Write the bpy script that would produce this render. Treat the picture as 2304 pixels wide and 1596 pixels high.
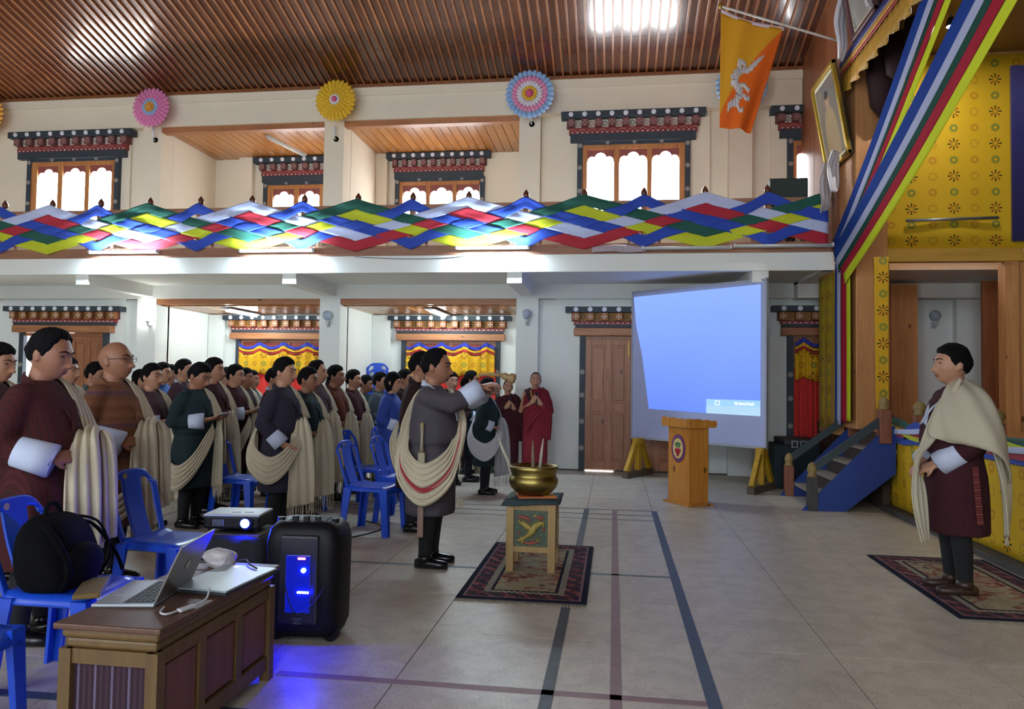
import bpy, bmesh, math, random
from mathutils import Vector, Matrix, Euler, noise as mnoise
R = random.Random(7)
PI = math.pi
for o in list(bpy.data.objects): bpy.data.objects.remove(o)
SC = bpy.context.scene
COL = SC.collection

# ------------------------------------------------------------------ camera, world, exposure
cam_d = bpy.data.cameras.new('camera'); cam = bpy.data.objects.new('camera', cam_d); COL.objects.link(cam)
cam.location = (0, 0, 1.34)
cam.rotation_euler = (1.607265, -0.014989, 0.137002)
cam_d.sensor_width = 36; cam_d.lens = 25.94; cam_d.clip_start = .05; cam_d.clip_end = 200
SC.camera = cam
W = bpy.data.worlds.new('world'); SC.world = W; W.use_nodes = True
W.node_tree.nodes['Background'].inputs[0].default_value = (.86, .93, 1, 1)
W.node_tree.nodes['Background'].inputs[1].default_value = 6.0
SC.view_settings.view_transform = 'Standard'; SC.view_settings.look = 'None'
SC.view_settings.gamma = 1; SC.view_settings.exposure = 1.0
SC.view_settings.use_curve_mapping = False
WIN_UP = 17.0     # daylight through the upper windows of the far wall
WIN_NEAR = 10.5   # daylight through the windows of the near wall, behind the camera
TUBE = 230.0       # fluorescent tubes

# ------------------------------------------------------------------ node helpers
class NT:
    def __init__(s, name):
        s.m = bpy.data.materials.new(name); s.m.use_nodes = True
        s.t = s.m.node_tree; s.t.nodes.clear()
        s.out = s.n('ShaderNodeOutputMaterial'); s.b = s.n('ShaderNodeBsdfPrincipled')
        s.l(s.b.outputs[0], s.out.inputs[0])
    def n(s, ty, **k):
        x = s.t.nodes.new(ty)
        for a, v in k.items(): setattr(x, a, v)
        return x
    def l(s, a, b): s.t.links.new(a, b)
    def put(s, sock, v):
        if hasattr(v, 'links'): s.l(v, sock)
        else: sock.default_value = v
    def math(s, op, a, b=0., c=0.):
        x = s.n('ShaderNodeMath', operation=op); s.put(x.inputs[0], a); s.put(x.inputs[1], b); s.put(x.inputs[2], c)
        return x.outputs[0]
    def mix(s, f, a, b, bt='MIX'):
        x = s.n('ShaderNodeMix', data_type='RGBA', blend_type=bt); s.put(x.inputs[0], f)
        s.put(x.inputs[6], c4(a)); s.put(x.inputs[7], c4(b)); return x.outputs[2]
    def coord(s, kind='Object', scale=(1, 1, 1), rot=(0, 0, 0)):
        t = s.n('ShaderNodeTexCoord'); m = s.n('ShaderNodeMapping')
        m.inputs['Scale'].default_value = scale; m.inputs['Rotation'].default_value = rot
        s.l(t.outputs[kind], m.inputs[0]); return m.outputs[0]
    def noise(s, vec, scale=5, detail=3, rough=.5, dist=0):
        x = s.n('ShaderNodeTexNoise'); s.l(vec, x.inputs['Vector']); x.inputs['Scale'].default_value = scale
        x.inputs['Detail'].default_value = detail; x.inputs['Roughness'].default_value = rough; x.inputs['Distortion'].default_value = dist
        return x.outputs[0]
    def ramp(s, f, stops, interp='LINEAR'):
        x = s.n('ShaderNodeValToRGB'); x.color_ramp.interpolation = interp
        e = x.color_ramp.elements
        while len(e) < len(stops): e.new(.5)
        for q, (p, c) in zip(e, stops): q.position = p; q.color = c4(c)
        s.l(f, x.inputs[0]); return x.outputs[0]
    def sep(s, vec):
        x = s.n('ShaderNodeSeparateXYZ'); s.l(vec, x.inputs[0]); return x.outputs
    def bump(s, h, strength=.2, dist=.01):
        x = s.n('ShaderNodeBump'); x.inputs['Strength'].default_value = strength; x.inputs['Distance'].default_value = dist
        s.l(h, x.inputs['Height']); s.l(x.outputs[0], s.b.inputs['Normal'])
    def fin(s, col, rough=.6, metal=0, spec=.5, emit=None, es=0):
        s.put(s.b.inputs['Base Color'], c4(col)); s.put(s.b.inputs['Roughness'], rough)
        s.b.inputs['Metallic'].default_value = metal; s.b.inputs['Specular IOR Level'].default_value = spec
        if emit is not None:
            s.put(s.b.inputs['Emission Color'], c4(emit)); s.b.inputs['Emission Strength'].default_value = es
        return s.m
def c4(c):
    if hasattr(c, 'links') or not hasattr(c, '__len__'): return c
    return (c[0], c[1], c[2], 1) if len(c) == 3 else c
def s2l(h):
    r = [int(h[i:i+2], 16) / 255 for i in (0, 2, 4)]
    return tuple(x / 12.92 if x <= .04045 else ((x + .055) / 1.055) ** 2.4 for x in r)
_mc = {}
def plain(name, col, rough=.6, var=.12, scale=6, metal=0, spec=.5, bump=0, bscale=60, emit=None, es=0):
    """one colour with a little uneven wear and optional fine relief"""
    if name in _mc: return _mc[name]
    if isinstance(col, str): col = s2l(col)
    t = NT(name); v = t.coord()
    if var:
        f = t.noise(v, scale, 4)
        c = t.mix(f, [max(0, x * (1 - var)) for x in col], [min(1, x * (1 + var)) for x in col])
    else: c = col
    if bump: t.bump(t.noise(v, bscale, 3), bump, .004)
    _mc[name] = t.fin(c, rough, metal, spec, emit, es); return _mc[name]
def wood(name, c1, c2, axis=2, scale=1., rough=.45, knots=False, spec=.5, coat=0, darker=.75):
    if name in _mc: return _mc[name]
    if isinstance(c1, str): c1 = s2l(c1); c2 = s2l(c2)
    t = NT(name); sc = [9 * scale] * 3; sc[axis] = .8 * scale
    v = t.coord(scale=sc)
    inf = t.n('ShaderNodeObjectInfo')
    ad = t.n('ShaderNodeVectorMath', operation='ADD'); t.l(v, ad.inputs[0])
    mu = t.math('MULTIPLY', inf.outputs['Random'], 37.); cb = t.n('ShaderNodeCombineXYZ')
    for i in range(3): t.l(mu, cb.inputs[i])
    t.l(cb.outputs[0], ad.inputs[1]); v = ad.outputs[0]
    f = t.noise(v, 2.2, 5, .6, 1.2)
    c = t.ramp(f, [(.28, c1), (.72, c2)])
    c = t.mix(t.math('MULTIPLY', inf.outputs['Random'], .45), c, [x * darker for x in c1])
    if knots:
        v2 = t.coord(scale=[3 if i != axis else 1.6 for i in range(3)])
        vo = t.n('ShaderNodeTexVoronoi'); t.l(v2, vo.inputs['Vector']); vo.inputs['Scale'].default_value = 1.4
        k = t.math('LESS_THAN', vo.outputs['Distance'], .085)
        c = t.mix(k, c, [x * .35 for x in c1])
    t.bump(f, .12, .003)
    m = t.fin(c, rough, 0, spec)
    if coat: t.b.inputs['Coat Weight'].default_value = coat; t.b.inputs['Coat Roughness'].default_value = .08
    _mc[name] = m; return m
def stripes(name, c1, c2, axis=1, freq=60, rough=.85, c3=None, width=.5, fine=True):
    """woven cloth with thin stripes across one local axis"""
    if name in _mc: return _mc[name]
    t = NT(name); v = t.coord(); p = t.sep(v)
    w = t.math('FRACT', t.math('MULTIPLY', p[axis], freq / 6.283))
    f = t.math('LESS_THAN', w, width)
    c = t.mix(f, c1, c2)
    if c3:
        w3 = t.math('FRACT', t.math('MULTIPLY', p[axis], freq / 6.283 / 3.))
        c = t.mix(t.math('LESS_THAN', w3, .13), c, c3)
    nn = t.noise(v, 8, 4)
    c = t.mix(t.math('MULTIPLY', nn, .45), c, [x * .55 for x in c1])
    t.bump(t.noise(v, 220, 2), .25, .002)
    _mc[name] = t.fin(c, rough, 0, .25); return _mc[name]

# ------------------------------------------------------------------ mesh helpers
class MB:
    def __init__(s): s.v = []; s.f = []; s.M = Matrix.Identity(4)
    def add(s, vs, fs):
        b = len(s.v); s.v += [s.M @ Vector(p) for p in vs]; s.f += [tuple(b + i for i in q) for q in fs]; return s
    def box(s, x0, x1, y0, y1, z0, z1):
        return s.add([(x0,y0,z0),(x1,y0,z0),(x1,y1,z0),(x0,y1,z0),(x0,y0,z1),(x1,y0,z1),(x1,y1,z1),(x0,y1,z1)],
                     [(0,3,2,1),(4,5,6,7),(0,1,5,4),(1,2,6,5),(2,3,7,6),(3,0,4,7)])
    def bar(s, a, b, w, h=None, up=(0, 0, 1)):
        """rectangular bar from a to b, w across, h along 'up'"""
        a = Vector(a); b = Vector(b); h = h or w; d = (b - a).normalized(); u = Vector(up)
        x = d.cross(u)
        if x.length < 1e-4: x = d.cross(Vector((1, 0, 0)))
        x.normalize(); u = x.cross(d)
        q = []
        for p in (a, b):
            for i, j in ((-1,-1),(1,-1),(1,1),(-1,1)): q.append(p + x * (i * w / 2) + u * (j * h / 2))
        return s.add(q, [(0,1,2,3),(7,6,5,4),(0,4,5,1),(1,5,6,2),(2,6,7,3),(3,7,4,0)])
    def tube(s, pts, rad, n=8, cap=True, flat=1.):
        pts = [Vector(p) for p in pts]; k = len(pts)
        rad = rad if hasattr(rad, '__len__') else [rad] * k
        rings = []; px = None
        for i in range(k):
            d = (pts[min(i + 1, k - 1)] - pts[max(i - 1, 0)]).normalized()
            if px is None:
                px = d.cross(Vector((0, 0, 1)))
                if px.length < 1e-3: px = d.cross(Vector((0, 1, 0)))
            px = (px - d * px.dot(d)).normalized(); py = d.cross(px)
            rings.append([pts[i] + px * (math.cos(2*PI*j/n) * rad[i]) + py * (math.sin(2*PI*j/n) * rad[i] * flat) for j in range(n)])
        v = [p for r in rings for p in r]
        f = [(i*n+j, i*n+(j+1)%n, (i+1)*n+(j+1)%n, (i+1)*n+j) for i in range(k-1) for j in range(n)]
        if cap: f += [tuple(range(n))[::-1], tuple((k-1)*n + j for j in range(n))]
        return s.add(v, f)
    def lathe(s, prof, n=16, c=(0, 0, 0), flat=1.):
        v = []; f = []; k = len(prof)
        for r, z in prof:
            for j in range(n): v.append((c[0] + r*math.cos(2*PI*j/n), c[1] + r*flat*math.sin(2*PI*j/n), c[2] + z))
        for i in range(k-1):
            for j in range(n): f.append((i*n+j, i*n+(j+1)%n, (i+1)*n+(j+1)%n, (i+1)*n+j))
        f += [tuple(range(n))[::-1], tuple((k-1)*n + j for j in range(n))]
        return s.add(v, f)
    def ball(s, c, r, n=10, m=8):
        r = r if hasattr(r, '__len__') else (r, r, r); c = Vector(c); v = [c + Vector((0, 0, -r[2]))]; f = []
        for i in range(1, m):
            a = -PI/2 + PI*i/m
            for j in range(n): v.append(c + Vector((r[0]*math.cos(a)*math.cos(2*PI*j/n), r[1]*math.cos(a)*math.sin(2*PI*j/n), r[2]*math.sin(a))))
        v.append(c + Vector((0, 0, r[2]))); t = len(v) - 1
        for j in range(n):
            f.append((0, 1+(j+1)%n, 1+j)); f.append((t, t-n+j, t-n+(j+1)%n))
        for i in range(m-2):
            for j in range(n): f.append((1+i*n+j, 1+i*n+(j+1)%n, 1+(i+1)*n+(j+1)%n, 1+(i+1)*n+j))
        return s.add(v, f)
    def prism(s, poly, d0, d1, plane='xz'):
        """poly in a plane, given thickness along the third axis"""
        n = len(poly); v = []
        for d in (d0, d1):
            for a, b in poly:
                v.append({'xz': (a, d, b), 'yz': (d, a, b), 'xy': (a, b, d)}[plane])
        f = [tuple(range(n)), tuple(range(2*n-1, n-1, -1))] + [(i, n+i, n+(i+1)%n, (i+1)%n) for i in range(n)]
        return s.add(v, f)
    def mesh(s, name, smooth=False, fix=True):
        me = bpy.data.meshes.new(name); me.from_pydata([tuple(p) for p in s.v], [], s.f)
        if fix:
            bm = bmesh.new(); bm.from_mesh(me); bmesh.ops.recalc_face_normals(bm, faces=bm.faces); bm.to_mesh(me); bm.free()
        if smooth:
            for p in me.polygons: p.use_smooth = True
        me.update(); return me
    def build(s, name, mat, parent=None, smooth=False, **k):
        return ob(name, s.mesh(name, smooth), mat, parent, **k)
def ob(name, me, mat=None, parent=None, loc=(0, 0, 0), rot=(0, 0, 0), scale=None, bevel=0, obmat=False):
    o = bpy.data.objects.new(name, me); COL.objects.link(o)
    if mat:
        if not me.materials: me.materials.append(mat)
        elif me.materials[0] is not mat:
            o.material_slots[0].link = 'OBJECT'; o.material_slots[0].material = mat
    o.parent = parent; o.location = loc; o.rotation_euler = rot
    if scale: o.scale = scale if hasattr(scale, '__len__') else (scale,) * 3
    if bevel:
        b = o.modifiers.new('bevel', 'BEVEL'); b.width = bevel; b.segments = 2; b.limit_method = 'ANGLE'
    return o
def empty(name, loc=(0, 0, 0), rz=0, parent=None):
    o = bpy.data.objects.new(name, None); COL.objects.link(o); o.location = loc; o.rotation_euler = (0, 0, rz)
    o.empty_display_size = .1; o.parent = parent; return o
def tag(o, label, cat, group=None):
    o['label'] = label; o['category'] = cat
    if group: o['group'] = group
    return o
def struct(o): o['kind'] = 'structure'; return o
def dup(o, parent=None):
    c = o.copy(); COL.objects.link(c)
    if parent is not None: c.parent = parent
    for ch in list(o.children):
        if ch.name in SC.objects: dup(ch, c)
    return c
def cat_rom(pts, n):
    """smooth curve through points (tuples of any length)"""
    P = [Vector(p) for p in pts]; out = []; k = len(P)
    for i in range(k - 1):
        a = P[max(i-1, 0)]; b = P[i]; c = P[i+1]; d = P[min(i+2, k-1)]
        for j in range(n):
            t = j / n
            out.append(.5 * ((2*b) + (c - a)*t + (2*a - 5*b + 4*c - d)*t*t + (3*b - a - 3*c + d)*t**3))
    out.append(P[-1]); return out
def sheet(path, across, nseg=6, nc=12, pleat=0., np=4, phase=0., sag=0.):
    """cloth strip: path points, half-width vector at each; pleats push along the normal"""
    pp = cat_rom(path, nseg); aa = cat_rom(across, nseg); v = []; f = []
    for i, (p, a) in enumerate(zip(pp, aa)):
        d = (pp[min(i+1, len(pp)-1)] - pp[max(i-1, 0)])
        nrm = d.cross(a); nrm = nrm.normalized() if nrm.length > 1e-6 else Vector((0, 0, 1))
        for j in range(nc + 1):
            u = -1 + 2*j/nc
            w = pleat * math.sin(np*PI*u + phase + i*.12)
            q = p + a*u + nrm*w
            q.z -= sag * (u*u)
            v.append(q)
    n = nc + 1
    for i in range(len(pp)-1):
        for j in range(nc): f.append((i*n+j, i*n+j+1, (i+1)*n+j+1, (i+1)*n+j))
    m = MB(); m.add(v, f); return m
def sheet_obj(name, m, mat, parent=None, th=.006, **k):
    me = m.mesh(name, True, fix=False); o = ob(name, me, mat, parent, **k)
    s = o.modifiers.new('thickness', 'SOLIDIFY'); s.thickness = th; s.offset = 0
    return o
def disc(cx, cz, r, y0, y1, n=14, plane='xz', sx=1.):
    m = MB(); m.prism([(cx + sx*r*math.cos(2*PI*i/n), cz + r*math.sin(2*PI*i/n)) for i in range(n)], y0, y1, plane); return m
# ------------------------------------------------------------------ materials of the setting
m_wall = plain('painted plaster', 'e6dcc8', .85, .05, 2.5, bump=.05, bscale=40)
m_white = plain('white painted concrete', 'e4e6e2', .8, .04, 2)
m_dark = plain('dark blue green paint', '2f3b46', .6, .2, 8)
m_black = plain('black paint', '24262c', .6, .2)
m_maroon = plain('maroon paint', '6d3a36', .6, .25, 20)
m_red = plain('red paint', '8a3030', .6, .3, 30)
m_dot = plain('white dot paint', 'dfe2ee', .6, .03)
m_ceil = wood('varnished ceiling board', '3a190c', '622f18', 1, 1., .2, spec=.6, coat=.35)
m_batt = wood('ceiling batten', '6a3a20', 'a56a3e', 1, 1., .32, spec=.5)
m_pine = wood('varnished pine plank', '9c5f2a', 'c48643', 1, .8, .28, knots=True, coat=.3)
m_beamw = wood('reddish beam wood', '9a5f3e', 'bd8459', 0, .8, .45, knots=True)
m_frame = wood('window frame wood', 'a9693a', 'd29458', 2, 1., .4)
m_door = wood('red brown door wood', '8b5236', 'b77d55', 2, .9, .4, knots=True)
m_rail = wood('balcony rail wood', '8d5f47', 'b58468', 0, .8, .55)
m_prosc = wood('reddish plank wall', '6e3f28', '935a38', 2, .7, .4)
def motif(name, bg, fg, n=8, r0=.015, r1=.045, ring=False):
    """flat painted flower centred on the object's origin (local x-z plane)"""
    t = NT(name); p = t.sep(t.coord())
    r = t.math('SQRT', t.math('ADD', t.math('POWER', p[0], 2.), t.math('POWER', p[2], 2.)))
    a = t.math('ARCTAN2', p[2], p[0])
    w = t.math('LESS_THAN', t.math('ABSOLUTE', t.math('SINE', t.math('MULTIPLY', a, n / 2.))), .62)
    k = t.math('MULTIPLY', t.math('GREATER_THAN', r, r0), t.math('LESS_THAN', r, r1))
    k = t.math('MULTIPLY', k, w) if not ring else k
    return t.fin(t.mix(k, s2l(bg), s2l(fg)), .65)
mo_w = motif('white panel with dark flower', 'cfc8bb', '40343a')
mo_w2 = motif('white panel with red flower', 'cfc8bb', 'a3484c')
mo_m = motif('maroon block with rosette', '74484a', 'a98a80', 4, .012, .04)
mo_o = motif('orange block with white knot', '9a6238', 'd7cfc6', 4, .004, .04)
mo_o2 = motif('ochre panel with dark fan', 'a0763c', '4a3420', 8, .01, .045)
mo_d = motif('dark post with pale medallion', '2f3b46', '9a938a', 6, .008, .04)
def glow(name, col, s, base=(.8, .8, .8)):
    t = NT(name); return t.fin(base, .15, 0, .5, col, s)
m_pane = glow('bright window glass', (.93, .97, 1), WIN_UP)
m_pane_a = glow('bright alcove window glass', (.93, .97, 1), WIN_UP*.4)
m_tube = glow('lit fluorescent tube', (.70, .88, 1), TUBE)

# ------------------------------------------------------------------ floor: terrazzo slabs with joints, painted court lines
def terrazzo():
    t = NT('terrazzo'); v = t.coord('Object'); inf = t.n('ShaderNodeObjectInfo')
    ad = t.n('ShaderNodeVectorMath', operation='ADD'); t.l(v, ad.inputs[0]); t.l(inf.outputs['Location'], ad.inputs[1]); v = ad.outputs[0]
    big = t.noise(v, 1.1, 4); mid = t.noise(v, 7, 5, .65, .6)
    c = t.mix(big, s2l('b9b1a3'), s2l('cdc5b6'))
    c = t.mix(t.ramp(mid, [(.35, (.45, .45, .45)), (.6, (0, 0, 0))]), c, s2l('8f877b'))
    c = t.mix(t.ramp(t.noise(v, 120, 2, .6), [(.33, (.85, .85, .85)), (.42, (0, 0, 0))]), c, s2l('6b655e'))
    c = t.mix(t.ramp(t.noise(v, 70, 2, .6), [(.60, (0, 0, 0)), (.70, (.5, .5, .5))]), c, s2l('e4ded2'))
    c = t.mix(t.math('MULTIPLY', inf.outputs['Random'], .14), c, s2l('a89a8c'))
    return t.fin(c, .42, 0, .32)
m_tile = terrazzo(); m_joint = plain('dark floor joint', '4a4743', .9)
floor = struct(MB().box(-13.5, 9, -3.2, 13.2, -.12, -.004).build('floor', m_joint))
TS = .684; tm = MB().box(-TS/2 + .0025, TS/2 - .0025, -TS/2 + .0025, TS/2 - .0025, -.02, 0).mesh('floor_tile'); tm.materials.append(m_tile)
for i in range(-15, 5):
    for j in range(-1, 12):
        ob('floor_tile', tm, None, floor, loc=(-.27 + TS*(i + .5), 3.22 + TS*(j + .5), 0))
rest = MB()   # the far end of the floor, too far to tell slabs apart, and the part behind the camera
rest.box(-13.5, -.27 - 15*TS, -3.2, 13.2, -.02, 0); rest.box(-.27 - 15*TS, 9, -3.2, 3.22 - TS, -.02, 0)
rest.box(-.27 + 5*TS, 9, 3.22 - TS, 13.2, -.02, 0); rest.box(-.27 - 15*TS, -.27 + 5*TS, 3.22 + 12*TS, 13.2, -.02, 0)
rest.build('floor_tile', m_tile, floor)['kind'] = 'stuff'
def line(x0, x1, y0, y1, mat, label):
    o = MB().box(x0, x1, y0, y1, .0004, .0022).build('floor_line', mat); return tag(o, label, 'floor line', 'painted court lines')
lp_dark = plain('worn dark line paint', '4b5257', .6, .35, 14); lp_pink = plain('worn pink line paint', '8a7072', .6, .2, 14)
lp_blue = plain('worn blue line paint', '3f4f69', .6, .25, 14); lp_teal = plain('worn teal line paint', '5f6c72', .6, .2, 14)
line(-.297, -.243, 1.6, 7.92, lp_dark, 'dark grey painted line running under the brass bowl rug')
line(-.003, .047, 1.6, 7.92, lp_pink, 'pink painted line in the middle of the three long floor lines')
line(.40, .46, 1.6, 7.92, lp_blue, 'blue painted line on the floor nearest the stage, running lengthwise')
line(-9.6, .40, 5.24, 5.275, lp_teal, 'thin teal cross line on the floor by the ladle man shoes')
line(-1.5, .40, 3.20, 3.25, lp_pink, 'pink cross line on the floor beside the low desk')
line(-9.6, -.6, 2.80, 2.86, lp_blue, 'navy cross line on the floor at the foot of the low desk')
line(-9.6, .40, 7.90, 7.925, lp_dark, 'thin dark cross line at the far ends of the long lines')
line(-9.6, .40, 7.62, 7.645, lp_dark, 'second thin dark cross line, just nearer than the far one')
line(-9.6, .40, 7.36, 7.38, lp_teal, 'faint grey cross line in front of the two dark ones')
line(-4.3, -4.26, 1.6, 11.2, lp_pink, 'faded pink line on the floor among the blue chairs')

# ------------------------------------------------------------------ far long wall with pillars, alcoves, balcony
PC = [-10.85, -7.68, -4.505, -1.33, 1.845, 5.0]; D = 11.25; WF = 11.33; AB = 12.95
m_walll = plain('lower wall plaster', 'e6ebe9', .85, .04, 2.5, bump=.05, bscale=40)
class TwoWalls:            # lower walls take a cooler white, gallery walls cream
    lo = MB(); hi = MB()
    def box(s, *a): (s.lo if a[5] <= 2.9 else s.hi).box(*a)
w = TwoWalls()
for k in (0, 3, 4):
    x0, x1 = PC[k] + .17, PC[k+1] - .17
    for z0, z1 in ((0, 2.84), (3.0, 6.2)):
        rec = (z1 - .17 if z0 == 0 else 5.62) - (.0 if z0 else .05)
        w.box(x0, x0 + .27, WF + .05, 11.6, z0, z1); w.box(x1 - .27, x1, WF + .05, 11.6, z0, z1)   # shallow recessed strips
        w.box(x0, x0 + .27, WF, WF + .06, rec, z1); w.box(x1 - .27, x1, WF, WF + .06, rec, z1)
w.box(PC[3] + .44, PC[4] - .44, WF, 11.6, 0, 2.84); w.box(PC[4] + .44, PC[5] - .44, WF, 11.6, 0, 2.84)
w.box(PC[0] + .44, -9.95, WF, 11.6, 0, 2.84); w.box(-8.47, PC[1] - .44, WF, 11.6, 0, 2.84); w.box(-9.95, -8.47, WF, 11.6, 2.1, 2.84)
w.box(-9.12, -8.47, WF + .1, 11.6, 0, 2.1)
for k in (0, 3, 4): w.box(PC[k] + .44, PC[k+1] - .44, WF, 11.6, 3.0, 6.2)
w.box(-13.5, PC[0] - .17, WF, 11.6, 0, 2.84); w.box(PC[5] + .17, 9, WF, 11.6, 0, 2.84); w.box(-13.5, PC[0] - .17, WF, 11.6, 2.84, 6.2); w.box(PC[5] + .17, 9, WF, 11.6, 2.84, 6.2)
for k in (1, 2):    # alcoves
    x0, x1 = PC[k] + .17, PC[k+1] - .17
    for z0, z1 in ((0, 2.84), (3.0, 6.2)):
        w.box(x0 - .2, x0, 11.58, 13.1, z0, z1); w.box(x1, x1 + .2, 11.58, 13.1, z0, z1); w.box(x0, x1, AB, 13.15, z0, z1)
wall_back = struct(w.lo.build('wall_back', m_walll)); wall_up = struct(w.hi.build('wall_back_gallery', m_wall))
# shallow pilasters beside the alcove windows
for x0, x1, z0, z1 in ((-6.98, -6.72, 3.0, 5.45), (-4.33, -4.12, 3.0, 5.45), (-4.33, -4.0, 0, 2.5), (-7.5, -7.2, 0, 2.5)):
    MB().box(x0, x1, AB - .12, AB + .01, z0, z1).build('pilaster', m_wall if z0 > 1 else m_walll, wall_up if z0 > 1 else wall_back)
for x in PC:
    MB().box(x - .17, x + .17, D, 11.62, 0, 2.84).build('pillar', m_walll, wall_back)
    MB().box(x - .165, x + .165, D, 11.62, 3.0, 6.1).build('pillar', m_wall, wall_up)
MB().box(-13.5, 2.74, 11.22, 11.5, 5.49, 5.87).build('upper_beam', m_wall, wall_back)
MB().box(-13.5, 2.74, 11.19, 11.5, 5.87, 6.06).build('upper_beam', m_wall, wall_back)
MB().box(-13.5, 9, 11.24, 11.5, 2.62, 2.84).build('lower_beam', m_white, wall_back)
for k in (1, 2):
    x0, x1 = PC[k] + .17, PC[k+1] - .17
    MB().box(x0, x1, 11.26, 11.4, 5.40, 5.49).build('wooden_trim', m_beamw, wall_back)
    MB().box(x0, x1, 11.26, 11.4, 2.53, 2.62).build('wooden_trim', m_beamw, wall_back)
    pm = MB().box(-.069, .069, 11.4, AB, 0, .02).mesh('ceiling_plank'); pm.materials.append(m_pine)
    n = int((x1 - x0) / .148)
    for i in range(n + 1):
        for z in (5.45, 2.51):
            ob('ceiling_plank', pm, None, wall_back, loc=(x0 + .074 + i*.148, 0, z + .002*(i % 2)))
    MB().box(x0, x1, 11.4, AB, 2.53, 2.8).build('alcove_ceiling', m_pine, wall_back)
    MB().box(x0, x1, 11.4, AB, 5.48, 5.6).build('alcove_ceiling', m_pine, wall_back)
balcony = struct(MB().box(-13.5, 2.74, 9.72, 13.0, 2.84, 3.0).build('floor_balcony', m_white))
MB().box(-13.5, 2.75, 9.70, 9.80, 2.80, 3.03).build('fascia', m_white, balcony)
MB().box(2.6, 9, 9.72, 11.3, 2.80, 3.0).build('slab', m_white, balcony)
for x in PC[:-1]:
    MB().box(x - .10, x + .10, 9.735, 11.25, 2.655, 2.84).build('bracket_beam', m_white, balcony)
MB().box(2.6, 9, 11.0, 11.3, 2.6, 2.84).build('bracket_beam', m_white, balcony)

# ------------------------------------------------------------------ roof ceiling: boards and battens up the slope
KS = .258; ANG = math.atan(KS); CB = 1 / math.cos(ANG)
ceil = struct(MB().add([(-13.5, 11.6, 6.06), (9, 11.6, 6.06), (9, 4.1, 7.995), (-13.5, 4.1, 7.995), (-13.5, 11.6, 6.2), (9, 11.6, 6.2), (9, 4.1, 8.1), (-13.5, 4.1, 8.1)],
    [(0,1,2,3),(4,7,6,5),(0,4,5,1),(1,5,6,2),(2,6,7,3),(3,7,4,0)]).build('ceiling', m_ceil))
def cz(y): return 6.04 + KS*(11.25 - y)
la = (11.45 - 10.42) * CB; lb = (10.415 - 4.1) * CB; lt = (11.45 - 4.1) * CB
SP = .1265
b1 = MB().box(-SP/2 + .001, SP/2 - .001, -la, 0, 0, .018).mesh('ceiling_board'); b2 = MB().box(-SP/2 + .001, SP/2 - .001, -lb, 0, 0, .018).mesh('ceiling_board')
bt = MB().box(-.014, .014, -lt, 0, -.026, .003).mesh('ceiling_batten')
b1.materials.append(m_ceil); b2.materials.append(m_ceil); bt.materials.append(m_batt)
for i in range(109):
    x = 2.66 - i*SP
    ob('ceiling_board', b1, None, ceil, loc=(x, 11.45, cz(11.45) + .001*(i % 3)), rot=(-ANG, 0, 0))
    ob('ceiling_board', b2, None, ceil, loc=(x, 10.415, cz(10.415) + .001*((i + 1) % 3)), rot=(-ANG, 0, 0))
    ob('ceiling_batten', bt, None, ceil, loc=(x + SP/2, 11.45, cz(11.45)), rot=(-ANG, 0, 0))
MB().box(-13.5, 2.72, 11.16, 11.2, 6.0, 6.045).build('edge_batten', m_batt, ceil)
# the rest of the shell, behind and beside the camera
m_ceil2 = wood('varnished ceiling board beyond', '4a2718', '75452a', 1, 1., .3)
struct(MB().add([(-13.5, 4.1, 7.995), (9, 4.1, 7.995), (9, -3.2, 6.1), (-13.5, -3.2, 6.1), (-13.5, 4.1, 8.1), (9, 4.1, 8.1), (9, -3.2, 6.2), (-13.5, -3.2, 6.2)],
    [(0,1,2,3),(4,7,6,5),(0,4,5,1),(1,5,6,2),(2,6,7,3),(3,7,4,0)]).build('ceiling_near', m_ceil2))
struct(MB().box(-13.7, -13.5, -3.3, 13.2, -.1, 8.2).build('wall_left', m_wall))
struct(MB().box(9, 9.2, -3.3, 13.2, -.1, 8.2).build('wall_right', m_wall))
struct(MB().box(-13.5, 9, -3.4, -3.2, -.1, 6.3).build('wall_front', m_wall))
m_pane_n = glow('daylight glass of the near wall', (.80, .91, 1), WIN_NEAR)
for i, (x, z0, z1) in enumerate([(x, z0, z1) for x in (-9.3, -6.1, -2.9, .3) for z0, z1 in ((1.0, 2.1), (4.0, 5.1))]):
    f = MB(); 
    for a, b, c, d in ((-.85, -.75, z0 - .1, z1 + .1), (.75, .85, z0 - .1, z1 + .1), (-.75, .75, z1, z1 + .1), (-.75, .75, z0 - .1, z0), (-.03, .03, z0, z1)): f.box(x + a, x + b, -3.22, -3.12, c, d)
    wn = struct(f.build('window_%d' % (i + 10), m_frame))
    for a in (-.75, .03): MB().box(x + a, x + a + .72, -3.19, -3.175, z0, z1).build('pane', m_pane_n, wn)

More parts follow.
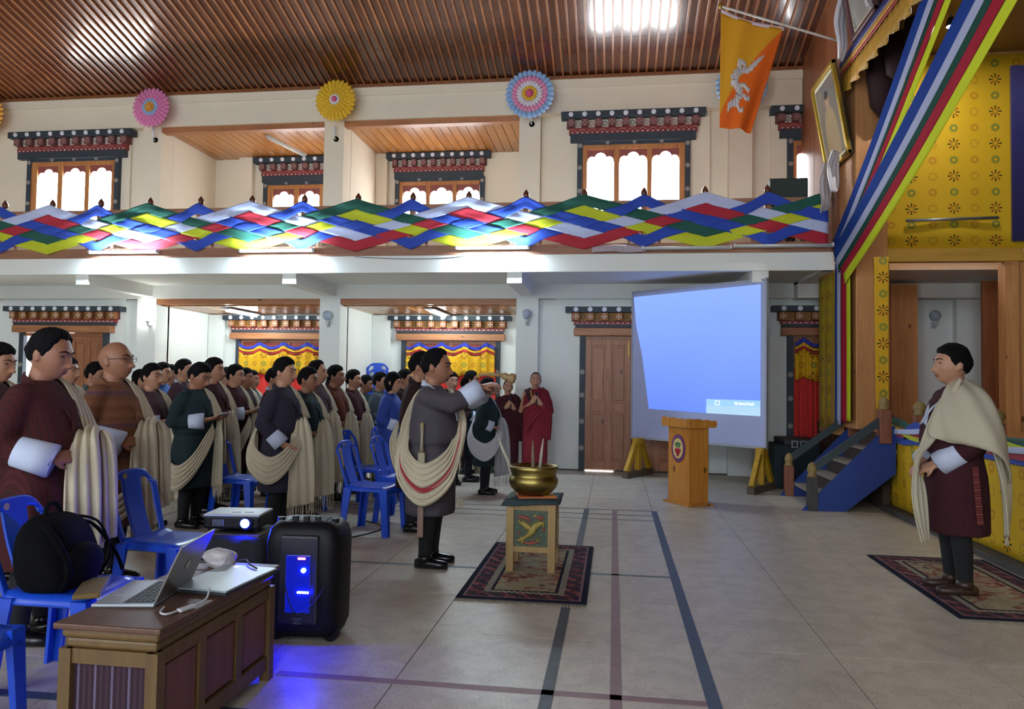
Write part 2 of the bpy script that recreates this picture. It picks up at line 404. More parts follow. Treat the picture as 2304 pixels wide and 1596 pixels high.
# ------------------------------------------------------------------ painted cornices, windows, doors
def block_mesh(w_, h_, d_): return MB().box(-w_/2, w_/2, -d_, 0, -h_/2, h_/2).mesh('cornice_block')
def cornice(par, x0, x1, zt, Y, n, mats, hs=(.10, .13, .10, .12), inset=.14, alt=True, proj=.16, dots=True):
    hb, hk, hsx, hl = hs
    MB().box(x0, x1, Y - proj, Y + .02, zt - hb, zt).build('cornice_beam', m_dark, par)
    sp = (x1 - x0 - 2*inset - .02) / (n - 1); bw = sp * .5
    bm1 = block_mesh(bw, hk - .015, .11); bm2 = block_mesh(sp - bw - .006, hk - .01, .05); dm = disc(0, 0, .036, -.012, 0).mesh('dot')
    zk = zt - hb - hk/2
    for i in range(n):
        x = x0 + inset + .01 + i*sp
        ob('cornice_block', bm1, mats[0], par, loc=(x, Y - .02, zk))
        if dots: ob('dot', dm, m_dot, par, loc=(x, Y - proj, zt - hb*.5))
        if i < n - 1: ob('cornice_panel', bm2, mats[1 + (i % (len(mats) - 1))], par, loc=(x + sp/2, Y, zk))
    MB().box(x0 + inset - .06, x1 - inset + .06, Y - .03, Y + .01, zt - hb - hk, zt - hb).build('cornice_board', m_maroon, par)
    z1 = zt - hb - hk
    MB().box(x0 + inset - .02, x1 - inset + .02, Y - .075, Y + .01, z1 - hsx, z1).build('cornice_band', m_red, par)
    nb = int((x1 - x0 - 2*inset) / .075); sc = MB(); bd = MB()
    for i in range(nb):
        xx = x0 + inset + .03 + i*(x1 - x0 - 2*inset - .06)/(nb - 1)
        bd.box(xx - .009, xx + .009, Y - .085, Y - .07, z1 - hsx + .012, z1 - hsx + .03)
        if i % 2 == 0:
            sc.tube([(xx - .06, Y - .078, z1 - .06), (xx - .03, Y - .078, z1 - .035), (xx, Y - .078, z1 - .025), (xx + .03, Y - .078, z1 - .035), (xx + .06, Y - .078, z1 - .06)], .006, 5)
    bd.build('bead_row', m_dot, par)['kind'] = 'stuff'; sc.build('scallop_row', plain('pale scallop paint', 'a9857c', .6), par)['kind'] = 'stuff'
    MB().box(x0 + inset, x1 - inset, Y - .09, Y + .01, z1 - hsx - hl, z1 - hsx).build('cornice_lintel', m_dark, par)
    return z1 - hsx - hl
def cusp(x0, x1, z0, z1):
    """board over a light with a three-lobed arch cut out of its lower edge"""
    wd = x1 - x0; p = [(x0, z1), (x0, z0)]
    r1 = wd*.155; r2 = wd*.20
    def arc(cx, cz_, r, a0, a1, n=7): return [(cx + r*math.cos(math.radians(a0 + (a1 - a0)*i/n)), cz_ + r*math.sin(math.radians(a0 + (a1 - a0)*i/n))) for i in range(n + 1)]
    p += [(x0 + .008, z0)]
    p += arc(x0 + .008 + r1*1.05, z0 + .02, r1*1.05, 180, 55) + arc((x0 + x1)/2, z0 + .055, r2*1.1, 170, 10, 10) + arc(x1 - .008 - r1*1.05, z0 + .02, r1*1.05, 125, 0)
    p += [(x1 - .008, z0), (x1, z0), (x1, z1)]
    return p
def window(idx, Y, x0, x1, zt, px0, px1, n, lights, zsill, blocks, pane=m_pane):
    """x0..x1 cornice beam; px0..px1 outer edges of dark posts; lights = list of (x0,x1) glazed openings"""
    wn = struct(empty('window_%d' % idx, (0, 0, 0)))
    zl = cornice(wn, x0, x1, zt, Y, blocks, (mo_m, mo_w, mo_w2), inset=.14)
    ztop = zl + .02
    for a, b in ((px0, px0 + .08), (px1 - .08, px1)):
        MB().box(a, b, Y - .07, Y + .02, zsill, ztop).build('post', m_dark, wn)
        for z in (ztop - .08, ztop - .42, ztop - .78):
            ob('medallion', disc(0, 0, .035, -.008, 0, 10).mesh('medallion'), plain('pale medallion paint', '8f8a86', .6), wn, loc=((a + b)/2, Y - .07, z))
    MB().box(px0 + .08, px1 - .08, Y - .062, Y + .02, ztop - .07, ztop).build('head_rail', m_dark, wn)
    for i in range(3):
        ob('medallion', disc(0, 0, .03, -.008, 0, 10).mesh('medallion'), plain('pale medallion paint', '8f8a86', .6), wn, loc=(px0 + (px1 - px0)*(.27 + .24*i), Y - .062, ztop - .035))
    zh = ztop - .07
    # frame around each light
    xs = [px0 + .08] + [v for l in lights for v in l] + [px1 - .08]
    for a, b in zip(xs[0::2], xs[1::2]):
        if b - a > .012: MB().box(a, b, Y - .055, Y + .02, zsill, zh).build('mullion', m_frame, wn)
    for a, b in lights:
        MB().box(a, b, Y - .048, Y + .02, zh - .07, zh).build('light_head', m_frame, wn)
        MB().prism(cusp(a, b, zh - .26, zh - .07), Y - .034, Y - .018).build('cusped_board', plain('light red paint', '8c4d47', .6), wn)
        z = zsill; k = 0
        while z < zh - .075:
            z2 = min(z + .152, zh - .07)
            MB().box(a, b, Y - .016, Y - .008, z, z2 - .004).build('pane', pane, wn); z += .152
        MB().box(a, b, Y - .008, Y + .005, zsill, zh).build('louvre_backing', plain('grey louvre edge', '9aa0a4', .5), wn)
    MB().box(px0, px1, Y - .09, Y + .02, zsill - .05, zsill).build('window_sill', m_frame, wn)
    return wn
YW = WF
window(1, YW, -10.31, -8.03, 5.47, -10.0, -8.28, 3, [(-9.81, -9.42), (-9.33, -8.91), (-8.83, -8.42)], 3.95, 10)
window(2, AB, -6.68, -4.70, 5.43, -6.52, -4.86, 3, [(-6.33, -5.92), (-5.83, -5.42), (-5.33, -4.97)], 3.95, 9, m_pane_a)
window(3, AB, -4.13, -2.22, 5.44, -3.98, -2.33, 3, [(-3.84, -3.40), (-3.33, -2.91), (-2.84, -2.42)], 3.95, 10, m_pane_a)
window(4, YW, -.84, 1.33, 5.49, -.59, 1.11, 3, [(-.44, -.03), (.05, .47), (.54, .95)], 3.95, 10)
window(5, YW, 2.27, 4.45, 5.47, 2.52, 4.22, 3, [(2.65, 2.98), (3.08, 3.6), (3.7, 4.1)], 3.95, 10)

def door(idx, Y, x0, x1, zt, px0, px1, n, leaf=True, leaves=2):
    d = struct(empty('door_%d' % idx))
    zl = cornice(d, x0, x1, zt, Y, n, (mo_o, mo_o2), hs=(.085, .13, .055, .045), inset=.15, proj=.15)
    MB().box(px0 - .09, px1 + .09, Y - .13, Y + .02, zl - .125, zl - .005).build('lintel', m_beamw, d, bevel=.012)
    zh = zl - .13
    for a, b in ((px0, px0 + .085), (px1 - .085, px1)):
        MB().box(a, b, Y - .06, Y + .02, 0, zh).build('post', m_dark, d)
        for z in (.35, .75, 1.15, 1.5): 
            ob('medallion', disc(0, 0, .04, -.008, 0, 8).mesh('medallion'), plain('pale medallion paint', '8f8a86', .6), d, loc=((a + b)/2, Y - .06, z))
    MB().box(px0 + .085, px1 - .085, Y - .03, Y + .02, zh - .05, zh).build('head', m_door, d)
    return d, zh
def leaf(par, x0, x1, z0, z1, Y):
    l = MB().box(x0, x1, Y - .012, Y + .03, z0, z1).build('door_leaf', m_door, par)
    sw = .09; xm = (x0 + x1)/2; zm = z0 + (z1 - z0)*.48
    for a, b, c, d in ((x0, x0 + sw, z0, z1), (x1 - sw, x1, z0, z1), (xm - sw/2, xm + sw/2, z0, z1), (x0 + sw, xm - sw/2, z0, z0 + .12), (x0 + sw, xm - sw/2, z1 - .09, z1), (x0 + sw, xm - sw/2, zm - .07, zm + .07), (xm + sw/2, x1 - sw, z0, z0 + .12), (xm + sw/2, x1 - sw, z1 - .09, z1), (xm + sw/2, x1 - sw, zm - .07, zm + .07)):
        MB().box(a, b, Y - .032, Y - .010, c, d).build('stile', m_door, l, bevel=.004)
    for a, b in ((x0 + sw, xm - sw/2), (xm + sw/2, x1 - sw)):
        for c, d in ((z0 + .12, zm - .07), (zm + .07, z1 - .09)):
            MB().box(a + .025, b - .025, Y - .026, Y - .010, c + .03, d - .03).build('panel', m_door, l, bevel=.012)
    return l
d0, zh = door(1, WF, -10.28, -8.12, 2.49, -10.03, -8.39, 10)
leaf(d0, -9.11, -8.48, .02, zh - .05, WF + .03)
lf = leaf(d0, -.32, .32, .02, zh - .05, 0); lf.location = (-9.65, 11.86, 0); lf.rotation_euler = (0, 0, .9)
d3, zh3 = door(2, WF, -.74, 1.3, 2.49, -.52, 1.1, 9)
leaf(d3, -.43, .27, .03, zh3 - .05, WF - .02); leaf(d3, .28, 1.0, .03, zh3 - .05, WF - .02)
MB().tube([(.22, WF - .07, 1.98), (.22, WF - .075, 1.74)], .006, 6).build('door_latch', plain('brass', 'b8954a', .3, metal=1), d3)
tag(glo := MB().box(-.42, .0, 11.30, 11.33, .002, .010).build('light_gap', glow('daylight under door', (1, 1, 1), 6)), '', ''); glo.parent = d3
for k in ('label', 'category'): del glo[k]
d4, zh4 = door(3, WF, 2.29, 4.2, 2.51, 2.52, 4.0, 8)
leaf(d4, 2.6, 3.25, .02, zh4 - .05, WF - .0); leaf(d4, 3.26, 3.92, .02, zh4 - .05, WF)
da1, za1 = door(4, AB, -7.21, -4.75, 2.49, -6.98, -4.95, 11)
MB().box(-6.9, -5.03, AB - .01, AB + .01, 0, za1 - .05).build('door_glass', plain('curtained door glass', '9a4030', .5), da1)
da2, za2 = door(5, AB, -4.04, -1.80, 2.49, -3.80, -2.0, 10)
MB().box(-3.72, -2.08, AB - .01, AB + .01, 0, za2 - .05).build('door_glass', plain('curtained door glass', '9a4030', .5), da2)
for (dd, x0, x1, zz) in ((da1, -6.9, -5.03, za1), (da2, -3.72, -2.08, za2)):
    for x in (x0, (x0 + x1)/2 - .03, x1 - .06):
        MB().box(x, x + .06, AB - .03, AB - .012, 0, zz - .05).build('stile', m_door, dd)
# skirting along the far wall
struct(MB().box(PC[3] + .17, 2.45, WF - .012, WF + .01, 0, .02).build('baseboard_back', plain('dark skirting', '55504c', .7)))
# ------------------------------------------------------------------ balcony railing and its woven streamers
rail = tag(empty('balcony_railing', (0, 9.72, 3.03)), 'brown wooden balcony railing with pointed finials along the gallery edge', 'railing')
def rp(mb, name, m, **k): 
    o = mb.build(name, m, rail, **k); o.location = (0, -9.72, -3.03); return o
rp(MB().box(-13.4, 2.70, 9.70, 9.78, 3.66, 3.735), 'top_rail', m_rail)
rp(MB().box(-13.4, 2.70, 9.71, 9.75, 3.035, 3.17), 'kick_board', m_rail)
rp(MB().box(-13.4, 2.70, 9.72, 9.76, 3.33, 3.39), 'middle_rail', m_rail)
FX = lambda k: -1.19 + .78*k
m_fin = plain('varnished finial', '5e3324', .25, .2)
fm = MB().lathe([(.028, 0), (.028, .012), (.016, .02), (.03, .035), (.042, .06), (.044, .082), (.034, .11), (.014, .14), (.001, .158)], 12).mesh('finial', True)
pm = MB().box(-.035, .035, -.035, .035, 0, .74).mesh('post')
for k in range(-12, 6):
    if k == 5: continue
    p = ob('post', pm, m_rail, rail, loc=(FX(k), .03, 0)); ob('finial', fm, m_fin, p, loc=(0, 0, .735))
for k in range(-24, 10):     # balusters between the posts
    rp(MB().box(FX(k/2) + .18, FX(k/2) + .22, 9.735, 9.755, 3.1, 3.7), 'baluster', m_rail)
cloth_c = dict(white='c3cdf2', red='b52a3c', green='1f5a4d', yellow='c6cf2b', blue='2a4bb5')
def satin(name, h):
    t = NT(name); v = t.coord(scale=(1, 1, 1)); c = s2l(h)
    n1 = t.noise(t.coord(scale=(3, 1, 14)), 3, 3)
    t.bump(n1, .25, .01)
    t.b.inputs['Sheen Weight'].default_value = .15
    return t.fin(t.mix(t.noise(v, 4, 2), [x*.88 for x in c], c), .62, 0, .25)
SAT = {k: satin(k + ' satin', v) for k, v in cloth_c.items()}
DL = .145; SL = 6*DL/(4*.78)        # lattice pitch and slope of the woven strips
def streamer(colour, label, peak_k, drop, ri, fi, blue=False):
    """zig-zag cloth strip from finial to finial, woven over and under the strips it crosses (lattice rows ri, fi)"""
    v = []; f = []; st = .78/14; x0 = FX(-12); n = int((2.70 - x0)/st); zt = 3.745 - drop*DL; wz = .152; sd = ri*1.7 + fi
    for i in range(n + 1):
        x = min(x0 + i*st, 2.70); ph = ((x - FX(peak_k))/3.12) % 1.; tri = abs(ph*2 - 1); rising = ph > .5
        zc = zt - 3*DL*(1 - tri)
        if blue: zc += .055*sst(.80, 1., tri) - .05*sst(.20, 0., tri)
        ed = min(1., 5*min(tri, 1 - tri))
        seg = math.floor((x - FX(peak_k))/1.56); sag = .010*math.sin(PI*tri)*(1 + math.sin(seg*2.3 + sd))
        for j in range(9):
            u = j/8 - .5; z = zc - sag - u*wz*(1 - .12*math.sin(PI*tri)*(.5 + .5*math.sin(seg*1.9 + sd)))
            q = (z - 3.745 + SL*(x - FX(-5)))/DL; p = (z - 3.745 - SL*(x - FX(-5)))/DL
            w = math.cos(PI*(ri + q)) if rising else -math.cos(PI*(fi + p))
            w = max(-1., min(1., w*2.2))*ed
            v.append((x, 9.672 - .009*w - .002*math.sin(8*u + 2*math.sin(x*2.1 + sd)) + (ri - 2)*.0006, z))
    for i in range(n):
        for j in range(8): f.append((i*9+j, i*9+j+1, (i+1)*9+j+1, (i+1)*9+j))
    m = MB(); m.add(v, f); o = sheet_obj('fabric_streamer', m, SAT[colour], None, .0015)
    return tag(o, label, 'streamer', 'woven streamers on the balcony railing')
def sst(a, b, x):
    t = max(0., min(1., (x - a)/(b - a))); return t*t*(3 - 2*t)
streamer('white', 'white satin streamer zig-zagging along the balcony railing', -5, 0, 0, 0)
streamer('red', 'red satin streamer running just below the white one on the balcony', -5, 1, -1, -1)
streamer('green', 'green satin streamer zig-zagging along the balcony railing', -7, 0, 3, -3)
streamer('yellow', 'yellow satin streamer running just below the green one on the balcony', -7, 1, 2, -4)
streamer('blue', 'blue satin balcony streamer that peaks above the pillar with the monks', 0, .5, -8, 7, True)
streamer('blue', 'blue satin balcony streamer that dips above the pillar with the monks', -2, .5, -5, 4, True)

# ------------------------------------------------------------------ fluorescent tubes, lamps
m_metal = plain('white painted metal', 'c9ccce', .45, .05); m_steel = plain('grey steel', '8f9498', .4, .1, metal=.6)
def tube_light(x0, x1, y, z, lit, label, ry=0):
    e = tag(empty('tube_light', ((x0 + x1)/2, y, z)), label, 'light', 'fluorescent tubes'); h = (x1 - x0)/2
    MB().box(-h, h, .0, .035, -.02, .02).build('fixture', m_metal, e)
    for s in (-1, 1): MB().box(s*h - .012, s*h + .012, -.05, .01, -.022, .022).build('end_cap', m_metal, e)
    MB().tube([(-h + .01, -.03, -.002), (h - .01, -.03, -.002)], .016, 10).build('tube', m_tube if lit else plain('unlit tube glass', 'd5d8d6', .3), e, True)
    return e
tube_light(-7.45, -6.41, 9.60, 3.10, True, 'lit fluorescent tube under the left part of the balcony streamers')
tube_light(-5.16, -4.10, 9.60, 3.10, True, 'lit fluorescent tube between the first and last of three on the balcony edge')
tube_light(-2.10, -1.13, 9.60, 3.11, True, 'lit fluorescent tube on the balcony edge nearest the stage')
tube_light(.35, 1.45, 9.60, 3.085, False, 'unlit fluorescent tube on the balcony edge above the podium')
tube_light(1.5, 2.68, 9.60, 3.10, False, 'unlit fluorescent tube on the balcony edge beside the stage ribbons')
def ceil_tube(x, y, z, lit, label, rz=PI/2):
    e = tag(empty('ceiling_light', (x, y, z), rz), label, 'light', 'fluorescent tubes')
    MB().box(-.55, .55, -.03, .03, -.03, 0).build('fixture', m_metal, e)
    MB().tube([(-.53, 0, -.045), (.53, 0, -.045)], .017, 10).build('tube', glow('lit alcove tube', (.86, .97, .96), 75) if lit else plain('unlit tube glass', 'd5d8d6', .3), e, True)
    if lit:
        for s in (-1, 1): MB().box(-.55, .55, s*.06 - .03, s*.06 + .03, -.022, -.008).build('reflector', m_metal, e)
ceil_tube(-6.45, 12.1, 2.50, True, 'lit ceiling tube in the alcove left of the middle pillar')
ceil_tube(-2.95, 12.1, 2.50, True, 'lit ceiling tube in the alcove right of the middle pillar')
ceil_tube(-5.75, 12.2, 5.45, False, 'unlit ceiling tube on the pine ceiling of the upper left alcove', PI/2 - .2)
def globe(x, z, lit, label, y=11.25):
    e = tag(empty('globe_lamp', (x, y, z)), label, 'lamp', 'globe lamps on the lower pillars')
    MB().box(-.03, .03, -.02, 0, -.17, -.07).build('wall_plate', m_metal, e)
    MB().tube([(0, -.01, -.14), (0, -.07, -.15), (0, -.085, -.08)], .016, 8).build('arm', m_metal, e, True)
    MB().lathe([(.025, -.10), (.035, -.09), (.035, -.065), (.02, -.06)], 12, (0, -.085, 0)).build('holder', m_metal, e, True)
    MB().ball((0, -.085, .015), .075, 16, 12).build('globe', glow('lit globe glass', (1, .97, .9), 16) if lit else plain('opal globe glass', 'a7b3c6', .15, .03), e, True)
globe(-7.60, 2.32, True, 'lit globe wall lamp glowing on the leftmost pillar')
globe(-4.52, 2.33, False, 'unlit globe wall lamp on the middle pillar')
globe(-1.33, 2.36, False, 'unlit globe wall lamp on the pillar above the monks')
globe(4.54, 2.36, False, 'unlit globe wall lamp seen through the stage door opening', WF)
def sconce(x, z, label, y=11.25):
    e = tag(empty('candle_sconce', (x, y, z)), label, 'lamp', 'candle sconces under the rosettes')
    MB().lathe([(.001, -.01), (.04, -.01), (.045, 0), (.001, .0)], 12).build('wall_plate', m_metal, e, rot=(PI/2, 0, 0))
    MB().tube([(0, 0, -.0), (0, -.07, -.02), (0, -.08, .04)], .011, 8).build('arm', m_metal, e, True)
    MB().tube([(0, -.08, .03), (0, -.08, .18)], .017, 10).build('candle', plain('white candle tube', 'd9dde6', .4), e, True)
sconce(-7.62, 5.28, 'small candle sconce below the pink paper rosette'); sconce(-4.47, 5.20, 'small candle sconce below the yellow paper rosette')
sconce(-1.30, 5.34, 'small candle sconce below the pale blue paper rosette')

# ------------------------------------------------------------------ paper rosettes
def petal_mesh(L, wd):
    """folded paper petal: a cupped cone that points outward along +x and stands off the wall (-y)"""
    v = []; f = []; n = 5
    prof = [(0, .35), (.35, .8), (.7, 1.), (.9, .55), (1, .04)]
    for i, (t, q) in enumerate(prof):
        for j in range(n):
            a = PI*(j/(n - 1)) 
            v.append((L*t, -math.sin(a)*wd*.45*q - .012*t, math.cos(a)*wd*.5*q))
    for i in range(len(prof) - 1):
        for j in range(n - 1): f.append((i*n+j, i*n+j+1, (i+1)*n+j+1, (i+1)*n+j))
    m = MB(); m.add(v, f); me = m.mesh('petal', True, fix=False); return me
PAP = {k: plain(k + ' paper', v, .75, .08, 12) for k, v in dict(pink='d97fb0', lblue='8fb5e2', orange='d99a3c', yellow='e0b52c', white='dedce6', rose='d4588a', lpink='e08fb8').items()}
def rosette(x, z, rings, label, y=11.0):
    x *= .982; z = 1.34 + (z - 1.34)*.982
    e = tag(empty('paper_rosette', (x, y, z)), label, 'rosette', 'paper rosettes on the upper pillars')
    MB().lathe([(.001, 0), (.2, 0), (.2, .02), (.001, .03)], 20).build('backing', PAP[rings[0][0]], e, rot=(PI/2, 0, 0))
    for q, (c, r0, r1, n) in enumerate(rings):
        me = petal_mesh(r1 - r0, 2*PI*((r0 + r1)/2)/n*1.15); me.materials.append(PAP[c])
        for i in range(n):
            a = 2*PI*(i + .5*(q % 2))/n
            M4 = Matrix.Rotation(-a, 4, 'Y')
            p = ob('petal', me, None, e, loc=(r0*math.cos(a), -.03 - .012*q, r0*math.sin(a)), rot=M4.to_euler())
    c = rings[-1]; MB().tube([(0, 0, 0), (0, .19, 0)], .02, 8).build('hanger', m_metal, e); e.scale = (.982,)*3
    MB().ball((0, -.04 - .012*len(rings), 0), (.045, .03, .045), 10, 8).build('centre', PAP[c[0]], e, True)
rosette(-7.66, 5.80, [('pink', .17, .34, 26), ('pink', .12, .27, 22), ('pink', .09, .21, 18), ('lblue', .06, .15, 14), ('orange', .02, .095, 9)], 'pink paper rosette with blue ring and orange heart on the left pillar')
rosette(-4.46, 5.80, [('yellow', .19, .345, 26), ('yellow', .14, .28, 24), ('yellow', .09, .215, 20), ('yellow', .05, .15, 14), ('white', .02, .095, 10), ('rose', .0, .045, 6)], 'all yellow paper rosette with small white and pink centre')
rosette(-1.33, 5.78, [('lblue', .25, .385, 28), ('lpink', .17, .29, 26), ('white', .10, .21, 22), ('yellow', .05, .125, 16), ('rose', .01, .07, 10)], 'pale blue, pink and white paper rosette above the pillar with the monks')
rosette(1.84, 5.78, [('lblue', .25, .385, 28), ('lpink', .17, .29, 26), ('white', .10, .21, 22), ('yellow', .05, .125, 16)], 'pale blue paper rosette mostly hidden behind the flag')
rosette(-10.75, 5.80, [('orange', .17, .36, 26), ('yellow', .1, .26, 22), ('orange', .03, .15, 14)], 'orange paper rosette cut off by the left edge of the picture')

# ------------------------------------------------------------------ patterned yellow cloth and door curtains
def yellow_cloth(name, ax, sx=.225, sz=.185, base='dcb220', sheen=0, offx=0., lit=1.):
    """yellow cotton printed with flowers, rings and dotted wheels"""
    t = NT(name); p = t.sep(t.coord()); X = t.math('ADD', p[ax], offx); Z = p[2]
    u = t.math('DIVIDE', X, sx); v = t.math('DIVIDE', Z, sz)
    iu = t.math('FLOOR', u); iv = t.math('FLOOR', v)
    fu = t.math('MULTIPLY', t.math('SUBTRACT', t.math('FRACT', u), .5), sx)
    odd = t.math('MODULO', t.math('ABSOLUTE', iu), 2.)
    fz = t.math('MULTIPLY', t.math('SUBTRACT', t.math('FRACT', v), .5), sz)
    par = t.math('MODULO', t.math('ABSOLUTE', t.math('ADD', iv, odd)), 2.)
    r = t.math('SQRT', t.math('ADD', t.math('POWER', fu, 2.), t.math('POWER', fz, 2.))); a = t.math('ARCTAN2', fz, fu)
    def band(lo, hi): return t.math('MULTIPLY', t.math('GREATER_THAN', r, lo), t.math('LESS_THAN', r, hi))
    pet = t.math('MULTIPLY', band(.016, .066), t.math('LESS_THAN', t.math('ABSOLUTE', t.math('SINE', t.math('MULTIPLY', a, 4.))), .55))
    dots = t.math('MULTIPLY', band(.030, .050), t.math('LESS_THAN', t.math('ABSOLUTE', t.math('SINE', t.math('MULTIPLY', a, 5.))), .5))
    ring = band(.018, .046); c0 = s2l(base)
    redp = t.math('GREATER_THAN', t.math('SINE', t.math('MULTIPLY', a, 4.)), .0)
    flower = t.mix(t.math('GREATER_THAN', t.math('COSINE', t.math('MULTIPLY', a, 4.)), 0.), s2l('8a3a1c'), s2l('2e2a1c'))
    c = t.mix(t.noise(t.coord(), 1.3, 3), [x*.86 for x in c0], c0)
    # columns: odd = flower / green ring, even = dotted wheel / orange ring
    cf = t.mix(pet, c, flower); cg = t.mix(ring, c, s2l('8a8a34')); cd = t.mix(dots, c, s2l('8f6a28')); co = t.mix(t.math('MULTIPLY', ring, .6), c, s2l('b2741f'))
    c = t.mix(odd, t.mix(par, cd, co), t.mix(par, cg, cf))
    t.bump(t.noise(t.coord(scale=(1.5, 1.5, .8)), 2.2, 3), .35, .03)
    return t.fin(c, .7, 0, .3)
yc_x = yellow_cloth('yellow printed cloth facing the hall', 0); yc_y = yellow_cloth('yellow printed cloth on the stage front', 1)
yc_cur = yellow_cloth('yellow printed curtain', 0, .17, .16, 'e0ad1c')
m_curred = satin('red curtain cloth', 'd8342f'); m_curblue = satin('blue curtain border', '2b3cae'); m_curyel = satin('yellow curtain border', 'e6b422'); m_curstr = satin('red curtain stripe', 'b5222c')
def curtain(x0, x1, zt, y, label, seed, drop=(0, .07, .12, .16, .52, 1.2), swag=.09, n=4):
    """valance of blue, yellow, red and printed yellow cloth over a red curtain"""
    e = tag(empty('door_curtain', ((x0 + x1)/2, y, zt)), label, 'curtain', 'door curtains'); wv = (x1 - x0); nx = 72
    def band(name, a, b, mat, off, sw, amp, fr):
        v = []; f = []; nz = 6
        for i in range(nx + 1):
            t_ = i/nx; x = -wv/2 + wv*t_; s = sw*abs(math.sin(PI*t_*n + seed))**1.3
            for j in range(nz + 1):
                q = j/nz
                v.append((x + .01*math.sin(fr*1.7*t_*6 + seed), -off - amp*(.4 + .6*(a + (b - a)*q)/1.2)*(1 + math.sin(fr*t_*2*PI + seed + 1.3*math.sin(7*t_)))*.5, -(a + (b - a)*q) - s*(1 - .3*q if sw else 0)))
        for i in range(nx):
            for j in range(nz): f.append((i*(nz+1)+j, i*(nz+1)+j+1, (i+1)*(nz+1)+j+1, (i+1)*(nz+1)+j))
        m = MB(); m.add(v, f); return sheet_obj(name, m, mat, e, .004)
    band('red_curtain', .45, 1.95, m_curred, .0, 0, .035, 11)
    band('printed_valance', drop[3], drop[4] + .05, yc_cur, .05, swag, .06, 9)
    band('red_stripe', drop[2], drop[3] + .004, m_curstr, .056, swag, .06, 9)
    band('yellow_stripe', drop[1], drop[2] + .004, m_curyel, .055, swag, .06, 9)
    band('blue_border', drop[0], drop[1] + .004, m_curblue, .054, swag, .06, 9)
curtain(-6.88, -5.05, 2.0, AB - .06, 'yellow and red door curtain in the alcove behind the navy robed man', .3)
curtain(-3.70, -2.07, 2.02, AB - .06, 'yellow and red door curtain in the alcove behind the man with the ladle', 1.2)
curtain(2.60, 3.30, 2.04, WF - .08, 'narrow yellow and red curtain beside the projection screen', 2.0, n=2)
# ------------------------------------------------------------------ stage: plank wall, column, side wall, platform, stairs
PX = 2.75
m_col = wood('light knotty pine', 'b37a48', 'd39c66', 2, .8, .45, knots=True); m_stwood = wood('stage ceiling pine', '8b6c34', 'a8863f', 0, .8, .5)
wr = MB()
wr.box(PX - .03, PX + .2, -3.2, 11.22, 5.2, 8.0); wr.box(PX - .03, PX + .1, 9.55, 11.22, 3.03, 5.2); wr.box(PX + .0, PX + .2, -3.2, 2.0, 0, 5.2)
wall_r = struct(wr.build('wall_stage', m_prosc))
pl = MB().box(-.004, 0, -.138, .138, 0, 1).mesh('wall_plank'); pl.materials.append(m_prosc)
for i in range(12):
    y = 8.2 + i*.28
    z0 = 3.03 if y > 9.6 else 5.2
    ob('wall_plank', pl, None, wall_r, loc=(PX - .03 - .001*(i % 2), y, z0), scale=(1, 1, cz(y) - z0 - .02))
column = struct(empty('trim_1', (0, 0, 0)))
MB().box(PX, PX + .35, 8.92, 9.55, .85, 5.2).build('column', m_col, column, bevel=.01)
MB().box(PX - .02, PX + .06, 9.56, 10.38, .74, 2.80).build('side_panel', m_col, column)
# stage platform and stairs
plat = MB(); plat.box(3.05, 9, -1.5, 11.3, 0, .84); plat.box(2.93, 9, 8.62, 11.3, 0, .84)
stage = struct(plat.build('floor_stage', plain('dark stage front', '4a3a30', .7)))
bm_ = MB().box(0, 6, -.11, .11, 0, .02).mesh('floor_board'); bm_.materials.append(m_col)
for i in range(40):
    y = 2.2 + i*.225
    ob('floor_board', bm_, None, stage, loc=(3.0 if y < 8.6 else 2.9, y, .838))
struct(MB().box(2.90, 3.06, 2.0, 8.62, 0, .055).build('baseboard_stage', plain('dark stone plinth', '4d4a48', .75, .2)))
stairs = tag(empty('stage_stairs', (2.5, 8.9, 0)), 'blue painted wooden stairs with handrails leading up to the stage', 'stairs')
m_blue = plain('dark blue paint', '1d3a86', .45, .15, 4); m_rail2 = plain('dark green handrail paint', '2f3d42', .5, .2); m_tread = plain('worn wooden tread', '8f867c', .7, .2, 6)
m_newel = wood('red brown newel', '7a4632', 'a4684c', 2, 1, .5); m_nfin = plain('ochre finial paint', '8a7444', .5, .2)
def stp(mb, name, m, par=stairs, **k):
    o = mb.build(name, m, par, **k)
    if par is stairs: o.location = (-2.5, -8.9, 0)
    return o
for y in (8.36, 9.42):
    stp(MB().prism([(2.02, 0), (2.46, 0), (2.97, .42), (2.97, .93), (2.9, .93)], y - .02, y + .02), 'stringer', m_blue)
    stp(MB().bar((2.12, y, .44), (2.93, y, 1.06), .05, .075), 'handrail', m_rail2)
    nw = stp(MB().box(2.075, 2.175, y - .05, y + .05, 0, .36), 'newel_post', m_newel if y > 9 else plain('dark grey newel', '3c3b3d', .6, .3), bevel=.006)
    MB().lathe([(.05, .36), (.05, .385), (.036, .395), (.05, .425), (.052, .45), (.035, .495), (.008, .52)], 14, (2.125, y, 0)).build('finial', m_nfin, nw, True)
    nw = stp(MB().box(2.80, 2.92, y - .06, y + .06, .74, 1.10), 'newel_post', m_newel, bevel=.006)
    MB().lathe([(.055, 1.10), (.055, 1.12), (.04, 1.13), (.055, 1.16), (.05, 1.20), (.02, 1.235)], 14, (2.86, y, 0)).build('finial', m_nfin, nw, True)
for i in range(4):
    x = 2.18 + i*.19; z = .165*(i + 1)
    stp(MB().box(x, x + .25, 8.38, 9.40, z - .03, z), 'tread', m_tread)
    stp(MB().box(x + .19, x + .205, 8.38, 9.40, z, z + .14), 'riser', plain('dark riser', '3a2f2b', .7))
